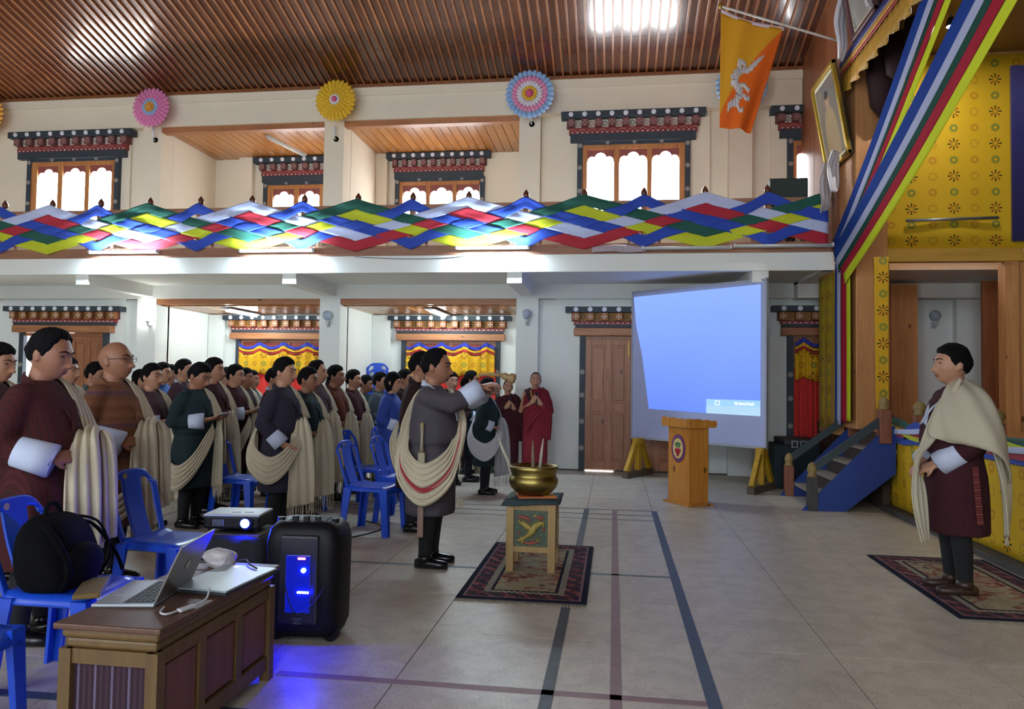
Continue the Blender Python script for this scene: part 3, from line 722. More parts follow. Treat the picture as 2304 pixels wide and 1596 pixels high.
# yellow cloth on the stage front, panel beside the column, strip on the column, side wall cloth
def panel_cloth(name, pts, mat, label, amp=.012, nu=24, nv=10, th=.004, cat='cloth', ex=None):
    """hanging cloth between four corners, gently rippled"""
    a, b, c, d = [Vector(p) for p in pts]; nrm = (b - a).cross(d - a).normalized(); v = []; f = []
    org = (a + b)/2; org.z = min(a.z, d.z)
    for i in range(nu + 1):
        for j in range(nv + 1):
            s_, t_ = i/nu, j/nv
            p = (a*(1-s_) + b*s_)*(1-t_) + (d*(1-s_) + c*s_)*t_
            v.append(p + nrm*(amp*math.sin(s_*17 + 2*math.sin(3*s_)) * (.5 + .5*t_)) - org)
    for i in range(nu):
        for j in range(nv): f.append((i*(nv+1)+j, i*(nv+1)+j+1, (i+1)*(nv+1)+j+1, (i+1)*(nv+1)+j))
    m = MB(); m.add(v, f); o = sheet_obj(name, m, mat, None, th); o.location = org
    return tag(o, label, cat)
panel_cloth('stage_skirt', [(3.0, 8.6, .80), (3.0, 2.2, .80), (3.0, 2.2, .06), (3.0, 8.6, .06)], yc_y, 'yellow flower print cloth covering the front of the stage', .01, 60)
panel_cloth('wall_cloth', [(PX - .025, 10.36, 2.76), (PX - .025, 9.58, 2.76), (PX - .025, 9.58, .80), (PX - .025, 10.36, .80)], yellow_cloth('olive yellow printed cloth', 1, .16, .2, 'b89c2a'), 'dull yellow printed cloth panel left of the stage ribbons', .01)
panel_cloth('column_cloth', [(2.94, 8.905, 2.83), (3.1, 8.905, 2.83), (3.1, 8.905, .98), (2.96, 8.905, .98)], yellow_cloth('yellow column cloth', 0, .17, .19, 'd8a820', offx=.235), 'narrow yellow flower print strip hanging on the stage column', .004, 8)
panel_cloth('wing_cloth', [(3.08, 8.97, 5.16), (6.6, 8.97, 5.16), (6.6, 8.97, 2.93), (3.08, 8.97, 2.93)], yc_x, 'large yellow flower print cloth on the upper side wall of the stage', .012, 60)
panel_cloth('wing_cloth', [(4.60, 8.97, 2.80), (6.6, 8.97, 2.80), (6.6, 8.97, .86), (4.60, 8.97, .86)], yellow_cloth('yellow side cloth', 0, .2, .17, 'c79c22', offx=.1), 'yellow printed cloth right of the stage door opening', .01, 30)
sw = MB(); sw.box(3.1, 9, 9.0, 9.12, 2.93, 5.3); sw.box(4.50, 9, 9.0, 9.12, .84, 2.95); 
struct(sw.build('wall_stage_side', m_col))
dr = struct(empty('door_6', (0, 0, 0)))
MB().box(3.06, 4.62, 8.94, 9.06, 2.78, 2.93).build('lintel', wood('yellow pine lintel', 'a9812f', 'c79c45', 0, .8, .45), dr)
MB().box(3.10, 3.14, 9.0, 9.5, .84, 2.78).build('jamb', m_col, dr); MB().box(4.36, 4.50, 8.96, 9.12, .84, 2.8).build('jamb', m_col, dr)
MB().box(3.72, 4.06, 10.6, 10.9, .84, 2.74).build('post', m_col, dr); MB().box(3.5, 3.72, 10.62, 10.75, .84, 2.74).build('post', m_door, dr)
MB().box(4.62, 4.70, 9.3, 9.36, .84, 2.74).build('pipe', plain('white pipe', 'b9bab8', .5), dr)
MB().box(4.74, 5.3, 10.3, 10.36, .84, 2.74).build('open_leaf', m_door, dr)
tag(MB().box(3.125, 3.185, 9.49, 9.5, 1.98, 2.12).build('notice', plain('white notice', 'd9dbe2', .6)), 'small white notice stuck inside the stage door opening', 'notice')
struct(MB().box(2.9, 9, -3.2, 9.0, 5.2, 5.3).build('ceiling_stage', m_stwood))
struct(MB().box(8.5, 8.6, -1, 9, .8, 5.3).build('wall_stage_back', plain('dark stage backdrop', '4b3d2c', .8)))
# rail with cloth streamers along the stage edge
for (y, z) in ((9.10, 1.10), (7.98, 1.08), (6.46, 1.06)):
    e = tag(empty('stage_post', (3.07, y, .855)), {9.10: 'short post with round finial beside the stage column', 7.98: 'ochre ball finial post on the stage edge left of the standing man', 6.46: 'ball finial post on the stage edge right of the standing man'}[y], 'post', 'stage edge posts')
    MB().box(-.05, .05, -.05, .05, 0, z - .88).build('shaft', m_newel, e); MB().lathe([(.05, 0), (.06, .02), (.04, .03), (.062, .07), (.06, .1), (.03, .135), (.004, .14)], 14, (0, 0, z - .88)).build('finial', m_nfin, e, True)
def stage_rib(colour, pts, w_, label, yo=0):
    pts = pts + [(4.2, pts[-3][1]), (3.4, pts[-1][1]), (2.6, pts[-3][1])]
    m = sheet([(3.0 - .012*yo, y, z) for y, z in pts], [(0, 0, w_)]*len(pts), 8, 4, .004, 2)
    return tag(sheet_obj('fabric_streamer', m, SAT[colour], None, .002), label, 'streamer', 'streamers on the stage edge')
stage_rib('green', [(8.6, .99), (8.2, .96), (7.7, .87), (7.2, .98), (6.7, .96), (6.2, .93), (5.6, .95), (5, .96)], .04, 'green streamer along the top of the stage front', 1)
stage_rib('blue', [(8.6, .80), (8.2, .84), (7.8, .95), (7.3, .83), (6.8, .88), (6.3, .92), (5.8, .85), (5, .95)], .045, 'upper blue streamer along the stage front', 2)
stage_rib('yellow', [(8.6, .955), (8.3, .90), (7.9, .83), (7.4, .84), (6.9, .95), (6.3, .94), (5.9, .90), (5, .86)], .022, 'yellow streamer along the stage front', 3)
stage_rib('white', [(8.6, .85), (8.3, .87), (7.8, .90), (7.3, .95), (6.8, .85), (6.2, .87), (5.6, .90), (5, .90)], .025, 'white streamer along the stage front', 4)
stage_rib('red', [(8.6, .87), (8.2, .85), (7.8, .86), (7.2, .82), (6.6, .845), (6, .84), (5, .84)], .03, 'red streamer along the stage front', 2.5)
stage_rib('blue', [(8.6, .81), (8.2, .77), (7.8, .80), (7.4, .77), (6.9, .79), (6.4, .80), (5, .80)], .03, 'lower blue streamer drooping onto the yellow stage cloth', 1.5)

# ------------------------------------------------------------------ five-colour ribbons at the stage opening
def ribbon(colour, a, b, w_, label, x=PX - .05, extra=None, nrm=(0, 0, 0)):
    a = Vector((x, a[0], a[1])); b = Vector((x, b[0], b[1])); d = (b - a).normalized(); n = Vector((1, 0, 0)).cross(d)
    pts = [a.lerp(b, t) + Vector((0, 0, -.06*math.sin(PI*t))) for t in (0, .25, .5, .75, 1)]
    m = sheet(pts, [n*w_/2]*5, 8, 6, .004, 2)
    return tag(sheet_obj('ribbon', m, RIB[colour], None, .003), label, 'ribbon', 'five colour ribbons at the stage opening')
RIB = {k: plain(k + ' stage ribbon cloth', v, .9, .06, 3, spec=.08) for k, v in dict(blue='1a3a86', white='a3a8c6', green='1c463b', red='9a1e33', yellow='bfc92a').items()}
# inner bundle (closer to the wall) and outer bundle, each fanning upward
for i, (c, a, b, w_) in enumerate((('blue', (9.60, 3.10), (6.55, 5.02), .16), ('white', (9.55, 2.99), (6.45, 4.90), .11), ('green', (9.45, 2.95), (6.38, 4.81), .05), ('red', (9.36, 2.93), (6.30, 4.74), .10), ('yellow', (9.20, 2.92), (6.18, 4.65), .11))):
    ribbon(c, a, b, w_, c + ' ribbon of the upper bundle slanting up from the stage column', PX - .045 - .004*i)
for i, (c, a, b, w_) in enumerate((('blue', (9.50, 2.95), (5.62, 4.48), .19), ('white', (9.40, 2.83), (5.50, 4.36), .13), ('green', (9.30, 2.75), (5.40, 4.28), .10), ('red', (9.18, 2.68), (5.28, 4.19), .14), ('yellow', (9.05, 2.60), (5.13, 4.08), .13))):
    ribbon(c, a, b, w_, c + ' ribbon of the lower bundle slanting up across the yellow wall', PX - .075 - .004*i)
for i, (c, y0, y1) in enumerate((('blue', 9.52, 9.44), ('white', 9.44, 9.29), ('green', 9.29, 9.27), ('red', 9.27, 9.06), ('yellow', 9.06, 8.92))):
    v = sheet([(PX - .055 - .002*i, (y0 + y1)/2, 2.86 - .06*i), (PX - .06, (y0 + y1)/2, 2.2), (PX - .055, (y0 + y1)/2 + .01, 1.5), (PX - .06, (y0 + y1)/2, .86 + .02*i)], [(0, -(y0 - y1)/2, 0)]*4, 6, 5, .003, 2)
    tag(sheet_obj('ribbon', v, RIB[c], None, .003), c + ' ribbon hanging straight down the stage column', 'ribbon', 'five colour ribbons at the stage opening')
# valance along the top of the opening
def val(name, z0, z1, mat, par, ruff=0, x=PX - .06):
    v = []; f = []; n = 150
    for i in range(n + 1):
        y = 9.25 - 6.5*i/n
        for j in range(4):
            t = j/3; xx = x - ruff*(.3 + .7*t)*(1 + math.sin(i*1.9))*.5
            v.append((xx, y, z1 + (z0 - z1)*t - (ruff*.5*math.sin(i*.95) if j == 3 else 0)))
    for i in range(n):
        for j in range(3): f.append((i*4+j, i*4+j+1, (i+1)*4+j+1, (i+1)*4+j))
    m = MB(); m.add(v, f); return sheet_obj(name, m, mat, par, .004)
va = tag(empty('stage_valance', (0, 0, 0)), 'gold ruffled valance with blue border along the top of the stage opening', 'valance')
val('ruffle', 4.80, 5.06, plain('gold ruffle cloth', 'b98a2c', .6, .25, 14), va, .045); val('gold_band', 5.10, 5.16, plain('gold band cloth', 'c08e30', .5), va, 0, PX - .085)
val('red_band', 5.055, 5.10, plain('red band cloth', 'a8342c', .5), va, 0, PX - .083); val('blue_band', 5.16, 5.25, plain('blue band cloth', '2a2f6c', .5), va, 0, PX - .085)
m_cur = plain('dark maroon stage curtain', '2e1216', .8, .2)
for k, (y, L_) in enumerate(((8.75, .8), (8.45, .5), (8.1, .35))):
    tag(MB().tube([(2.95 + .08*k, y, 5.2), (2.97 + .08*k, y, 5.2 - L_*.4), (2.99 + .08*k, y + .02, 5.2 - L_*.8), (3.0 + .08*k, y, 5.2 - L_)], [.12, .15, .13, .05], 12).build('stage_curtain', m_cur, None, True),
        ('longest', 'middle', 'shortest')[k] + ' bunched dark maroon curtain end hanging behind the gold valance', 'curtain', 'bunched stage curtains')
# poster, rod, spotlight in the stage
def poster_mat():
    t = NT('purple portrait poster'); p = t.sep(t.coord())
    g = t.ramp(t.math('ADD', t.math('MULTIPLY', p[2], .42), .5), [(0, s2l('2b2a4c')), (.6, s2l('3c3c78')), (1, s2l('5a5a9c'))])
    r = t.math('SQRT', t.math('ADD', t.math('POWER', t.math('SUBTRACT', p[0], -.1), 2.), t.math('POWER', t.math('MULTIPLY', t.math('SUBTRACT', p[2], .12), .8), 2.)))
    return t.fin(t.mix(t.math('LESS_THAN', r, .16), g, s2l('b98a5a')), .3)
tag(MB().box(-.55, .55, -.015, .015, -1.0, 1.0).build('poster', poster_mat(), loc=(4.97, 8.93, 4.0)), 'tall purple blue poster hanging on the yellow stage wall', 'poster')
tag(MB().tube([(3.30, 8.93, 3.25), (4.28, 8.93, 3.27)], .018, 10).build('curtain_rod', m_steel, None, True), 'thin grey metal rod on the yellow stage wall', 'rod')
sl = tag(empty('stage_spotlight', (3.42, 8.05, 5.2)), 'small bright spotlight under the stage ceiling', 'light')
MB().tube([(0, 0, 0), (0, 0, -.05)], .012, 8).build('stem', m_steel, sl); MB().lathe([(.03, 0), (.05, -.06), (.05, -.09)], 14, (0, 0, -.03)).build('housing', m_black, sl, True)
MB().lathe([(.001, -.122), (.042, -.122), (.042, -.118), (.001, -.118)], 14).build('lens', glow('stage spot lens', (1, .95, .85), 750), sl)
def scarf(name, x, y, z, n, label, L=.35, tilt=0):
    v = sheet([(x, y, z), (x - .03, y + .02, z - L*.4), (x - .02, y - .01, z - L*.8), (x - .02, y + tilt, z - L)], [(.05, .06, 0), (.08, .06, 0), (.065, .06, 0), (.03, .03, 0)], 5, 10, .022, 3, n)
    return tag(sheet_obj(name, v, plain('white silk scarf', 'd3cfd6', .5, .06), None, .004), label, 'scarf', 'white offering scarves')
scarf('silk_scarf', 4.60, 8.85, 2.98, 0, 'white silk scarf knotted at the bottom of the purple poster', .22)
# framed portraits on the plank wall
def art(name, a, b, c):
    t = NT(name); v = t.coord(); f = t.noise(v, 3.2, 4, .6, .8); p = t.sep(v)
    col = t.ramp(f, [(.3, s2l(a)), (.5, s2l(a)), (.7, s2l(c))])
    def blob(cx, cy, rx, ry):
        return t.math('LESS_THAN', t.math('ADD', t.math('POWER', t.math('DIVIDE', t.math('SUBTRACT', p[0], cx), rx), 2.), t.math('POWER', t.math('DIVIDE', t.math('SUBTRACT', p[1], cy), ry), 2.)), 1.)
    col = t.mix(blob(0, .32, .24, .42), col, t.mix(f, s2l(b), s2l(c))); col = t.mix(blob(0, .80, .075, .10), col, s2l('a0806a')); col = t.mix(blob(0, .88, .07, .05), col, s2l('3c3436'))
    return t.fin(col, .12, 0, .6)
def framed(name, org, ax_w, ax_h, w_, h_, label, fmat, amat):
    """framed picture: org = middle of its lower edge, ax_w / ax_h unit vectors of its plane"""
    aw = Vector(ax_w).normalized(); ah = Vector(ax_h).normalized(); nn = aw.cross(ah)
    M4 = Matrix((aw, ah, nn)).transposed().to_4x4(); M4.translation = Vector(org)
    e = tag(empty(name), label, 'picture'); e.matrix_world = M4
    fw = .055
    for a, b, c, d in ((-w_/2, -w_/2 + fw, 0, h_), (w_/2 - fw, w_/2, 0, h_), (-w_/2, w_/2, 0, fw), (-w_/2, w_/2, h_ - fw, h_)):
        MB().box(a, b, c, d, -.02, .03).build('frame', fmat, e, bevel=.008)
    MB().box(-w_/2 + fw, w_/2 - fw, fw, h_ - fw, -.015, 0).build('mount', plain('pale picture mount', 'c9c6a8', .5), e)
    MB().box(-w_/2 + fw + .04, w_/2 - fw - .04, fw + .04, h_ - fw - .04, 0, .004).build('picture', amat, e)
    MB().box(-w_/2, w_/2, 0, h_, -.03, -.02).build('backing', m_black, e)
m_gold = plain('gilt frame', 'a98b34', .3, .15, metal=.7)
framed('framed_picture', (2.70, 9.40, 4.05), (0, -1, 0), (-.19, 0, 1.12), .93, 1.14, 'large gilt framed portrait tilting forward on the plank wall below the flag pole', m_gold, art('faded gold portrait', '6f6a62', 'a08a58', '8a7a6c'))
framed('framed_picture', (2.66, 8.30, 5.24), (0, -1, 0), (-.19, 0, 1.12), .75, 1.0, 'upper maroon framed picture with white scarves, cut off by the top edge', plain('maroon frame', '5a3438', .4), art('pale portrait', '8c8a88', 'a7a39c', '7a7672'))
scarf('silk_scarf', 2.60, 8.82, 5.86, 1, 'long white scarf hanging left of the upper maroon picture', .72, .1)
scarf('silk_scarf', 2.58, 7.90, 5.75, 2, 'short white scarf hanging right of the upper maroon picture', .52, -.05)
scarf('silk_scarf', 2.60, 9.55, 4.12, 3, 'left white scarf hanging below the gilt framed portrait', .60, .15)
scarf('silk_scarf', 2.58, 9.12, 4.14, 4, 'right white scarf hanging below the gilt framed portrait', .50, -.05)
# flag on its pole
fp = tag(empty('flag', (2.72, 9.14, 5.44)), 'yellow and orange national flag with a white dragon on a pole', 'flag')
MB().tube([(0, 0, 0), (-1.45, 0, .53)], .014, 10).build('pole', plain('white pole', 'c9c2ba', .4), fp, True)
MB().ball((-1.47, 0, .54), .03, 10, 8).build('pole_tip', m_gold, fp, True); MB().tube([(.0, 0, -.03), (.0, 0, .06)], .03, 10).build('socket', plain('white pole', 'c9c2ba', .4), fp)
def flag_pt(s, t):      # s along the pole edge, t down; returns local position
    TL, TR, BL, BR = Vector((-1.46, 0, .48)), Vector((-.72, 0, .22)), Vector((-1.47, 0, -.96)), Vector((-1.10, 0, -1.04))
    p = (TL*(1-s) + TR*s)*(1-t) + (BL*(1-s) + BR*s)*t
    p.z -= .05*math.sin(PI*s)*(1-t)
    p.y = .035*math.sin(s*7 + .8)*(.3 + t) + .02*math.sin(s*13 + t*3)
    return p
def flagm():
    t = NT('flag cloth'); uv = t.n('ShaderNodeAttribute', attribute_name='st'); p = t.sep(uv.outputs['Vector'])
    k = t.math('GREATER_THAN', t.math('ADD', p[1], t.math('MULTIPLY', t.math('SUBTRACT', p[0], .1), .90)), .81)
    m = t.fin(t.mix(k, s2l('d99a24'), s2l('e2661f')), .75, 0, .2)
    t.b.inputs['Subsurface Weight'].default_value = 0
    return m
N_ = 28; v = []; f = []
for i in range(N_ + 1):
    for j in range(N_ + 1): v.append(flag_pt(i/N_, j/N_))
for i in range(N_):
    for j in range(N_): f.append((i*(N_+1)+j, i*(N_+1)+j+1, (i+1)*(N_+1)+j+1, (i+1)*(N_+1)+j))
m = MB(); m.add(v, f); me = m.mesh('flag_cloth', True, fix=False); at = me.attributes.new('st', 'FLOAT_VECTOR', 'POINT')
for i in range(N_ + 1):
    for j in range(N_ + 1): at.data[i*(N_+1)+j].vector = (i/N_, j/N_, 0)
fo = ob('flag_cloth', me, flagm(), fp); sm = fo.modifiers.new('thickness', 'SOLIDIFY'); sm.thickness = .003; sm.offset = 0
m = sheet([flag_pt(s, 0) + Vector((0, -.002, .0)) for s in (0, .25, .5, .75, 1)], [(0, 0, .022)]*5, 6, 3); sheet_obj('hoist_tape', m, plain('pale hoist tape', 'd8bfc4', .7), fo, .006)
m_dr = plain('white dragon embroidery', 'c9c0c0', .7, .1, 30)
def fstrip(pts, ws, name, off=-.009):
    P = cat_rom(pts, 6); Wd = cat_rom([(w_, 0) for w_ in ws], 6); v = []; f = []
    for i, p in enumerate(P):
        d = P[min(i+1, len(P)-1)] - P[max(i-1, 0)]; n = Vector((-d[1], d[0])); n = n.normalized() if n.length > 0 else n
        hw = Wd[i][0]*(1 + .35*math.sin(i*2.1))
        for u in (-1, 1):
            q = flag_pt(p[0] + n.x*hw*u, p[1] + n.y*hw*u*.55); q.y += off; v.append(q)
    for i in range(len(P) - 1): f.append((2*i, 2*i+1, 2*i+3, 2*i+2))
    m = MB(); m.add(v, f); return sheet_obj(name, m, m_dr, fo, .004)
fstrip([(.80, .28), (.68, .36), (.56, .44), (.44, .45), (.34, .50), (.30, .57), (.40, .61), (.46, .68), (.38, .75), (.25, .79), (.22, .86)], [.01, .045, .05, .055, .07, .08, .075, .075, .07, .05, .01], 'dragon_body')
fstrip([(.40, .60), (.52, .585), (.60, .62), (.66, .64)], [.03, .035, .03, .05], 'dragon_leg'); fstrip([(.44, .68), (.58, .69), (.62, .72), (.70, .70)], [.03, .035, .03, .05], 'dragon_leg')
fstrip([(.34, .74), (.46, .79), (.52, .83), (.60, .82)], [.03, .03, .03, .05], 'dragon_leg'); fstrip([(.40, .45), (.37, .39), (.46, .385), (.5, .42)], [.03, .045, .04, .02], 'dragon_head')
# ------------------------------------------------------------------ projection screen on yellow trestles
scr = tag(empty('projection_screen', (.26, 11.05, 0), math.atan2(-1.35, 1.66)), 'large white projection board lit blue by the projector, on yellow trestles', 'screen')
SWD = 2.14
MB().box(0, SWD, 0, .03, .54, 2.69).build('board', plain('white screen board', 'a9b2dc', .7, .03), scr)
for a, b, c, d in ((0, SWD, 2.67, 2.70), (0, SWD, .53, .56), (0, .02, .54, 2.7), (SWD - .025, SWD, .54, 2.71)):
    MB().box(a, b, -.012, .04, c, d).build('edge_strip', plain('grey screen edge', 'a3a6b4', .6), scr)
def prj(name, poly, y, mat, par=scr): return MB().prism(poly, y - .001, y).build(name, mat, par)
t = NT('projected blue picture'); p = t.sep(t.coord())
pc = t.ramp(t.math('MULTIPLY', t.math('SUBTRACT', p[2], .9), .56), [(0, (.10, .21, .92)), (.45, (.16, .29, .96)), (1, (.22, .37, .98))])
prj('projected_image', [(.03, 2.615), (.075, 2.2), (.19, 1.748), (.317, .976), (1.264, .951), (1.264, 1.143), (2.052, 1.142), (2.054, 2.631)], -.002, t.fin((.10, .10, .14), .8, 0, .1, pc, .60))
prj('message_bar', [(1.264, 1.055), (2.052, 1.055), (2.052, 1.142), (1.264, 1.142)], -.002, glow('projected pale blue bar', (.22, .50, .86), .55, (.3, .3, .3)))
prj('message_bar', [(1.264, .951), (2.052, .944), (2.052, 1.055), (1.264, 1.055)], -.002, glow('projected pale green bar', (.36, .60, .80), .5, (.3, .3, .3)))
mw = glow('projected white lettering', (.9, .97, 1), .95, (.3, .3, .3))
ic = MB()
for a, b, c, d in ((1.40, 1.47, 1.118, 1.124), (1.40, 1.47, 1.068, 1.074), (1.40, 1.406, 1.074, 1.118), (1.464, 1.47, 1.074, 1.118)): ic.box(a, b, -.005, -.003, c, d)
ic.build('monitor_icon', mw, scr)
def text_obj(txt, size, mat, parent, loc, rot, name, width=None, ext=.001):
    cu = bpy.data.curves.new(name, 'FONT'); cu.body = txt; cu.size = size; cu.extrude = ext; cu.resolution_u = 2
    to = bpy.data.objects.new(name, cu); COL.objects.link(to)
    me = bpy.data.meshes.new_from_object(to.evaluated_get(bpy.context.evaluated_depsgraph_get())); bpy.data.objects.remove(to)
    if width:
        xs = [v.co.x for v in me.vertices]; k = width/(max(xs) - min(xs))
        for v in me.vertices: v.co.x *= k
    me.materials.clear(); return ob(name, me, mat, parent, loc=loc, rot=rot)
bpy.context.view_layer.update()
text_obj('No Source Found', .055, mw, scr, (1.69, -.005, 1.078), (PI/2, 0, 0), 'message_text', .27)
m_yel = plain('chipped yellow paint', 'b98f1c', .55, .4, 12); m_old = plain('old grey wood', '5a4d40', .8, .2)
def trestle(x, y, rz, label):
    e = tag(empty('trestle', (x, y, 0), rz), label, 'trestle', 'yellow screen trestles')
    MB().box(-.045, .045, -.37, .37, 0, .09).build('base_beam', m_old, e)
    for s in (-1, 1): MB().bar((0, s*.33, .085), (0, s*.05, .53), .06, .075, (0, 1, 0)).build('brace', m_yel, e)
    MB().box(-.035, .035, -.04, .03, .085, .50).build('post', m_yel, e); MB().box(-.05, .05, -.09, .09, .47, .545).build('saddle', m_yel, e)
trestle(1.86, 9.70, -.55, 'chipped yellow trestle under the right end of the projection board'); trestle(.36, 10.86, -.55, 'chipped yellow trestle under the left end of the projection board, by the door')

# ------------------------------------------------------------------ podium with round emblem
pd = tag(empty('podium', (.58, 8.64, 0), math.atan2(-.37, .24)), 'varnished pine podium with a round emblem on its front', 'podium')
m_pod = wood('orange varnished pine', 'b06c24', 'd99a44', 2, .8, .35, knots=True, coat=.2)
MB().box(-.01, .45, -.01, .34, 0, .025).build('plinth', m_pod, pd, bevel=.006)
MB().box(.035, .405, .03, .30, .02, .90).build('body', m_pod, pd, bevel=.004)
MB().prism([(-.02, .86), (.46, .86), (.47, .93), (.44, .955), (.36, .945), (.33, .96), (.22, .95), (.19, .965), (.09, .955), (.05, .97), (-.03, .96)], -.02, .015).build('carved_edge', m_pod, pd)
MB().prism([(-.02, .86), (.35, .86), (.37, .90), (.35, .94), (.29, .935), (.25, .95), (.16, .945), (.12, .96), (.03, .955), (-.02, .965)], .43, .465, 'yz').build('carved_edge', m_pod, pd)
MB().box(-.01, .44, .0, .36, .86, .90).build('desk_top', m_pod, pd)
em = empty('emblem', (.22, .03, .62), 0, pd)
for r, y, c, nm in ((.125, -.004, '8c2f38', 'outer_ring'), (.113, -.006, '3c3f8e', 'blue_ring'), (.10, -.008, '8c2f38', 'inner_ring'), (.088, -.010, 'c9b87c', 'field')):
    disc(0, 0, r, y, 0, 28).build(nm, plain('emblem ' + nm, c, .5), em).scale = (1, 1, 1.28)
for k, (x, z, r, c) in enumerate(((0, -.035, .038, 'a3222a'), (-.03, -.025, .024, 'b8303a'), (.03, -.025, .024, 'b8303a'), (0, -.07, .022, 'a3222a'), (-.032, .045, .018, '2f6b3a'), (0, .055, .018, '2f6b3a'), (.032, .045, .018, '2f6b3a'), (-.018, .02, .014, '2f6b3a'), (.018, .02, .014, '2f6b3a'))):
    disc(x, z, r, -.012, -.009, 12).build('motif', plain('emblem motif ' + c, c, .5), em)

# ------------------------------------------------------------------ rugs
def rugm(name, w_, h_):
    t = NT(name); v = t.coord(); p = t.sep(v)
    dx = t.math('SUBTRACT', w_/2, t.math('ABSOLUTE', p[0])); dy = t.math('SUBTRACT', h_/2, t.math('ABSOLUTE', p[1])); d = t.math('MINIMUM', dx, dy)
    n1 = t.noise(t.coord(scale=(1, 1, 1)), 14, 3, .6, .6); n2 = t.noise(t.coord(scale=(3.2, 4.5, 1)), 1.6, 4, .6, 1.2)
    ck = t.math('FRACT', t.math('MULTIPLY', t.math('ADD', p[0], p[1]), 7.2))
    bord = t.ramp(n1, [(.38, s2l('2f2b38')), (.5, s2l('6e3a40')), (.62, s2l('8f5a58'))])
    bord = t.mix(t.math('GREATER_THAN', ck, .55), bord, s2l('3a3640'))
    field = t.ramp(n2, [(.34, s2l('5c2a32')), (.42, s2l('8a5c50')), (.5, s2l('9a9078')), (.62, s2l('8f866e')), (.7, s2l('4e3b40'))])
    chain = t.mix(t.math('GREATER_THAN', t.math('FRACT', t.math('MULTIPLY', t.math('ADD', p[1], p[0]), 26.)), .35), s2l('23212c'), s2l('a7a190'))
    c = t.mix(t.math('GREATER_THAN', d, .035), s2l('1d1f30'), s2l('7d6068'))
    c = t.mix(t.math('GREATER_THAN', d, .05), c, bord); c = t.mix(t.math('GREATER_THAN', d, .145), c, chain)
    c = t.mix(t.math('GREATER_THAN', d, .185), c, s2l('23212c')); c = t.mix(t.math('GREATER_THAN', d, .205), c, field)
    t.bump(t.noise(v, 260, 2), .5, .003)
    return t.fin(c, .95, 0, .1)
def rug(x0, x1, y0, y1, label, rz=0, fr=True):
    w_, h_ = x1 - x0, y1 - y0
    e = tag(empty('rug', ((x0 + x1)/2, (y0 + y1)/2, .0025), rz), label, 'rug', 'patterned rugs')
    m = MB(); n = 20; v = []; f = []
    MB().box(-w_/2, w_/2, -h_/2, h_/2, 0, .010).build('pile', rugm('rug pattern ' + label[:12], w_, h_), e)
    for s in (-1, 1):
        fm_ = MB(); 
        for i in range(int(w_/.012)):
            x = -w_/2 + .006 + i*.012; y = s*h_/2; L = .045 + .02*R.random()
            fm_.box(x - .003, x + .003, min(y, y + s*L), max(y, y + s*L), 0, .004)
        o = fm_.build('fringe', plain('cream fringe', 'a39b88', .9), e); o['kind'] = 'stuff'
    return e
rug(-.95, -.15, 4.50, 6.07, 'patterned rug with navy border under the small carved table'); rug(2.0, 2.85, 4.64, 6.22, 'patterned rug under the man standing by the stage')

# ------------------------------------------------------------------ carved table with brass bowl
tb = tag(empty('carved_table', (-.565, 5.33, .014)), 'small pale wood table with a carved painted bird panel', 'table')
m_tab = wood('pale golden wood', '86693c', 'a88a56', 2, .8, .5); m_carv = plain('dark green carving ground', '3f4a38', .6, .3, 18)
hw, hd = .172, .172
lg = MB().box(-.026, .026, -.026, .026, 0, .47).mesh('leg'); lg.materials.append(m_tab)
for sx in (-1, 1):
    for sy in (-1, 1): ob('leg', lg, None, tb, loc=(sx*(hw - .026), sy*(hd - .026), 0))
for k in range(4):
    q = empty('side_panel', (0, 0, 0), k*PI/2, tb)
    MB().box(-hw + .052, hw - .052, -hd + .006, -hd + .03, .425, .47).build('top_rail', m_tab, q); MB().box(-hw + .052, hw - .052, -hd + .006, -hd + .03, .135, .175).build('bottom_rail', m_tab, q)
    pn = MB().box(-hw + .052, hw - .052, -hd + .016, -hd + .03, .175, .425).build('carved_panel', m_carv, q)
    # key-pattern border and a bird with spread wings in relief
q0 = [c for c in tb.children if c.name.startswith('side_panel')][0]; yb = -hd + .016
cg = plain('gold carving', '93823a', .45, .25, 30); cr = plain('red carving', '8a4436', .6, .2, 30); ct = plain('teal carving', '56685a', .6, .2, 30)
m = MB()
for i in range(-2, 3):
    for s in (-1, 1):
        m.box(i*.045 - .014, i*.045 + .014, yb - .006, yb, .30 + s*.115 - .003, .30 + s*.115 + .003); m.box(s*.108 - .003, s*.108 + .003, yb - .006, yb, .30 + i*.045 - .014, .30 + i*.045 + .014)
m.build('key_border', ct, q0)['kind'] = 'stuff'
def plume(pts, ws, mat, nm):
    P = cat_rom(pts, 5); Wd = cat_rom([(w_, 0) for w_ in ws], 5); m = MB(); m.tube([(p[0], yb - .004, p[1]) for p in P], [max(.001, w_[0]) for w_ in Wd], 8); return m.build(nm, mat, q0, True)
plume([(-.06, .225), (-.02, .25), (.01, .28), (.03, .32), (.05, .335)], [.006, .016, .026, .02, .008], cg, 'bird_body'); plume([(.01, .29), (-.03, .315), (-.06, .335), (-.08, .33)], [.02, .022, .016, .003], cg, 'bird_wing')
plume([(.03, .30), (.055, .33), (.085, .335), (.09, .31)], [.016, .02, .014, .003], cg, 'bird_wing'); plume([(-.05, .23), (-.08, .215), (-.1, .22)], [.01, .008, .003], cg, 'bird_tail'); plume([(-.04, .24), (-.06, .2), (-.05, .19)], [.01, .008, .002], cg, 'bird_tail')
plume([(-.09, .38), (-.03, .37), (.0, .345)], [.008, .014, .004], cr, 'cloud'); plume([(-.06, .205), (.0, .197), (.06, .21)], [.004, .012, .003], cr, 'cloud'); plume([(.03, .375), (.07, .38), (.09, .36)], [.004, .012, .003], cr, 'cloud')
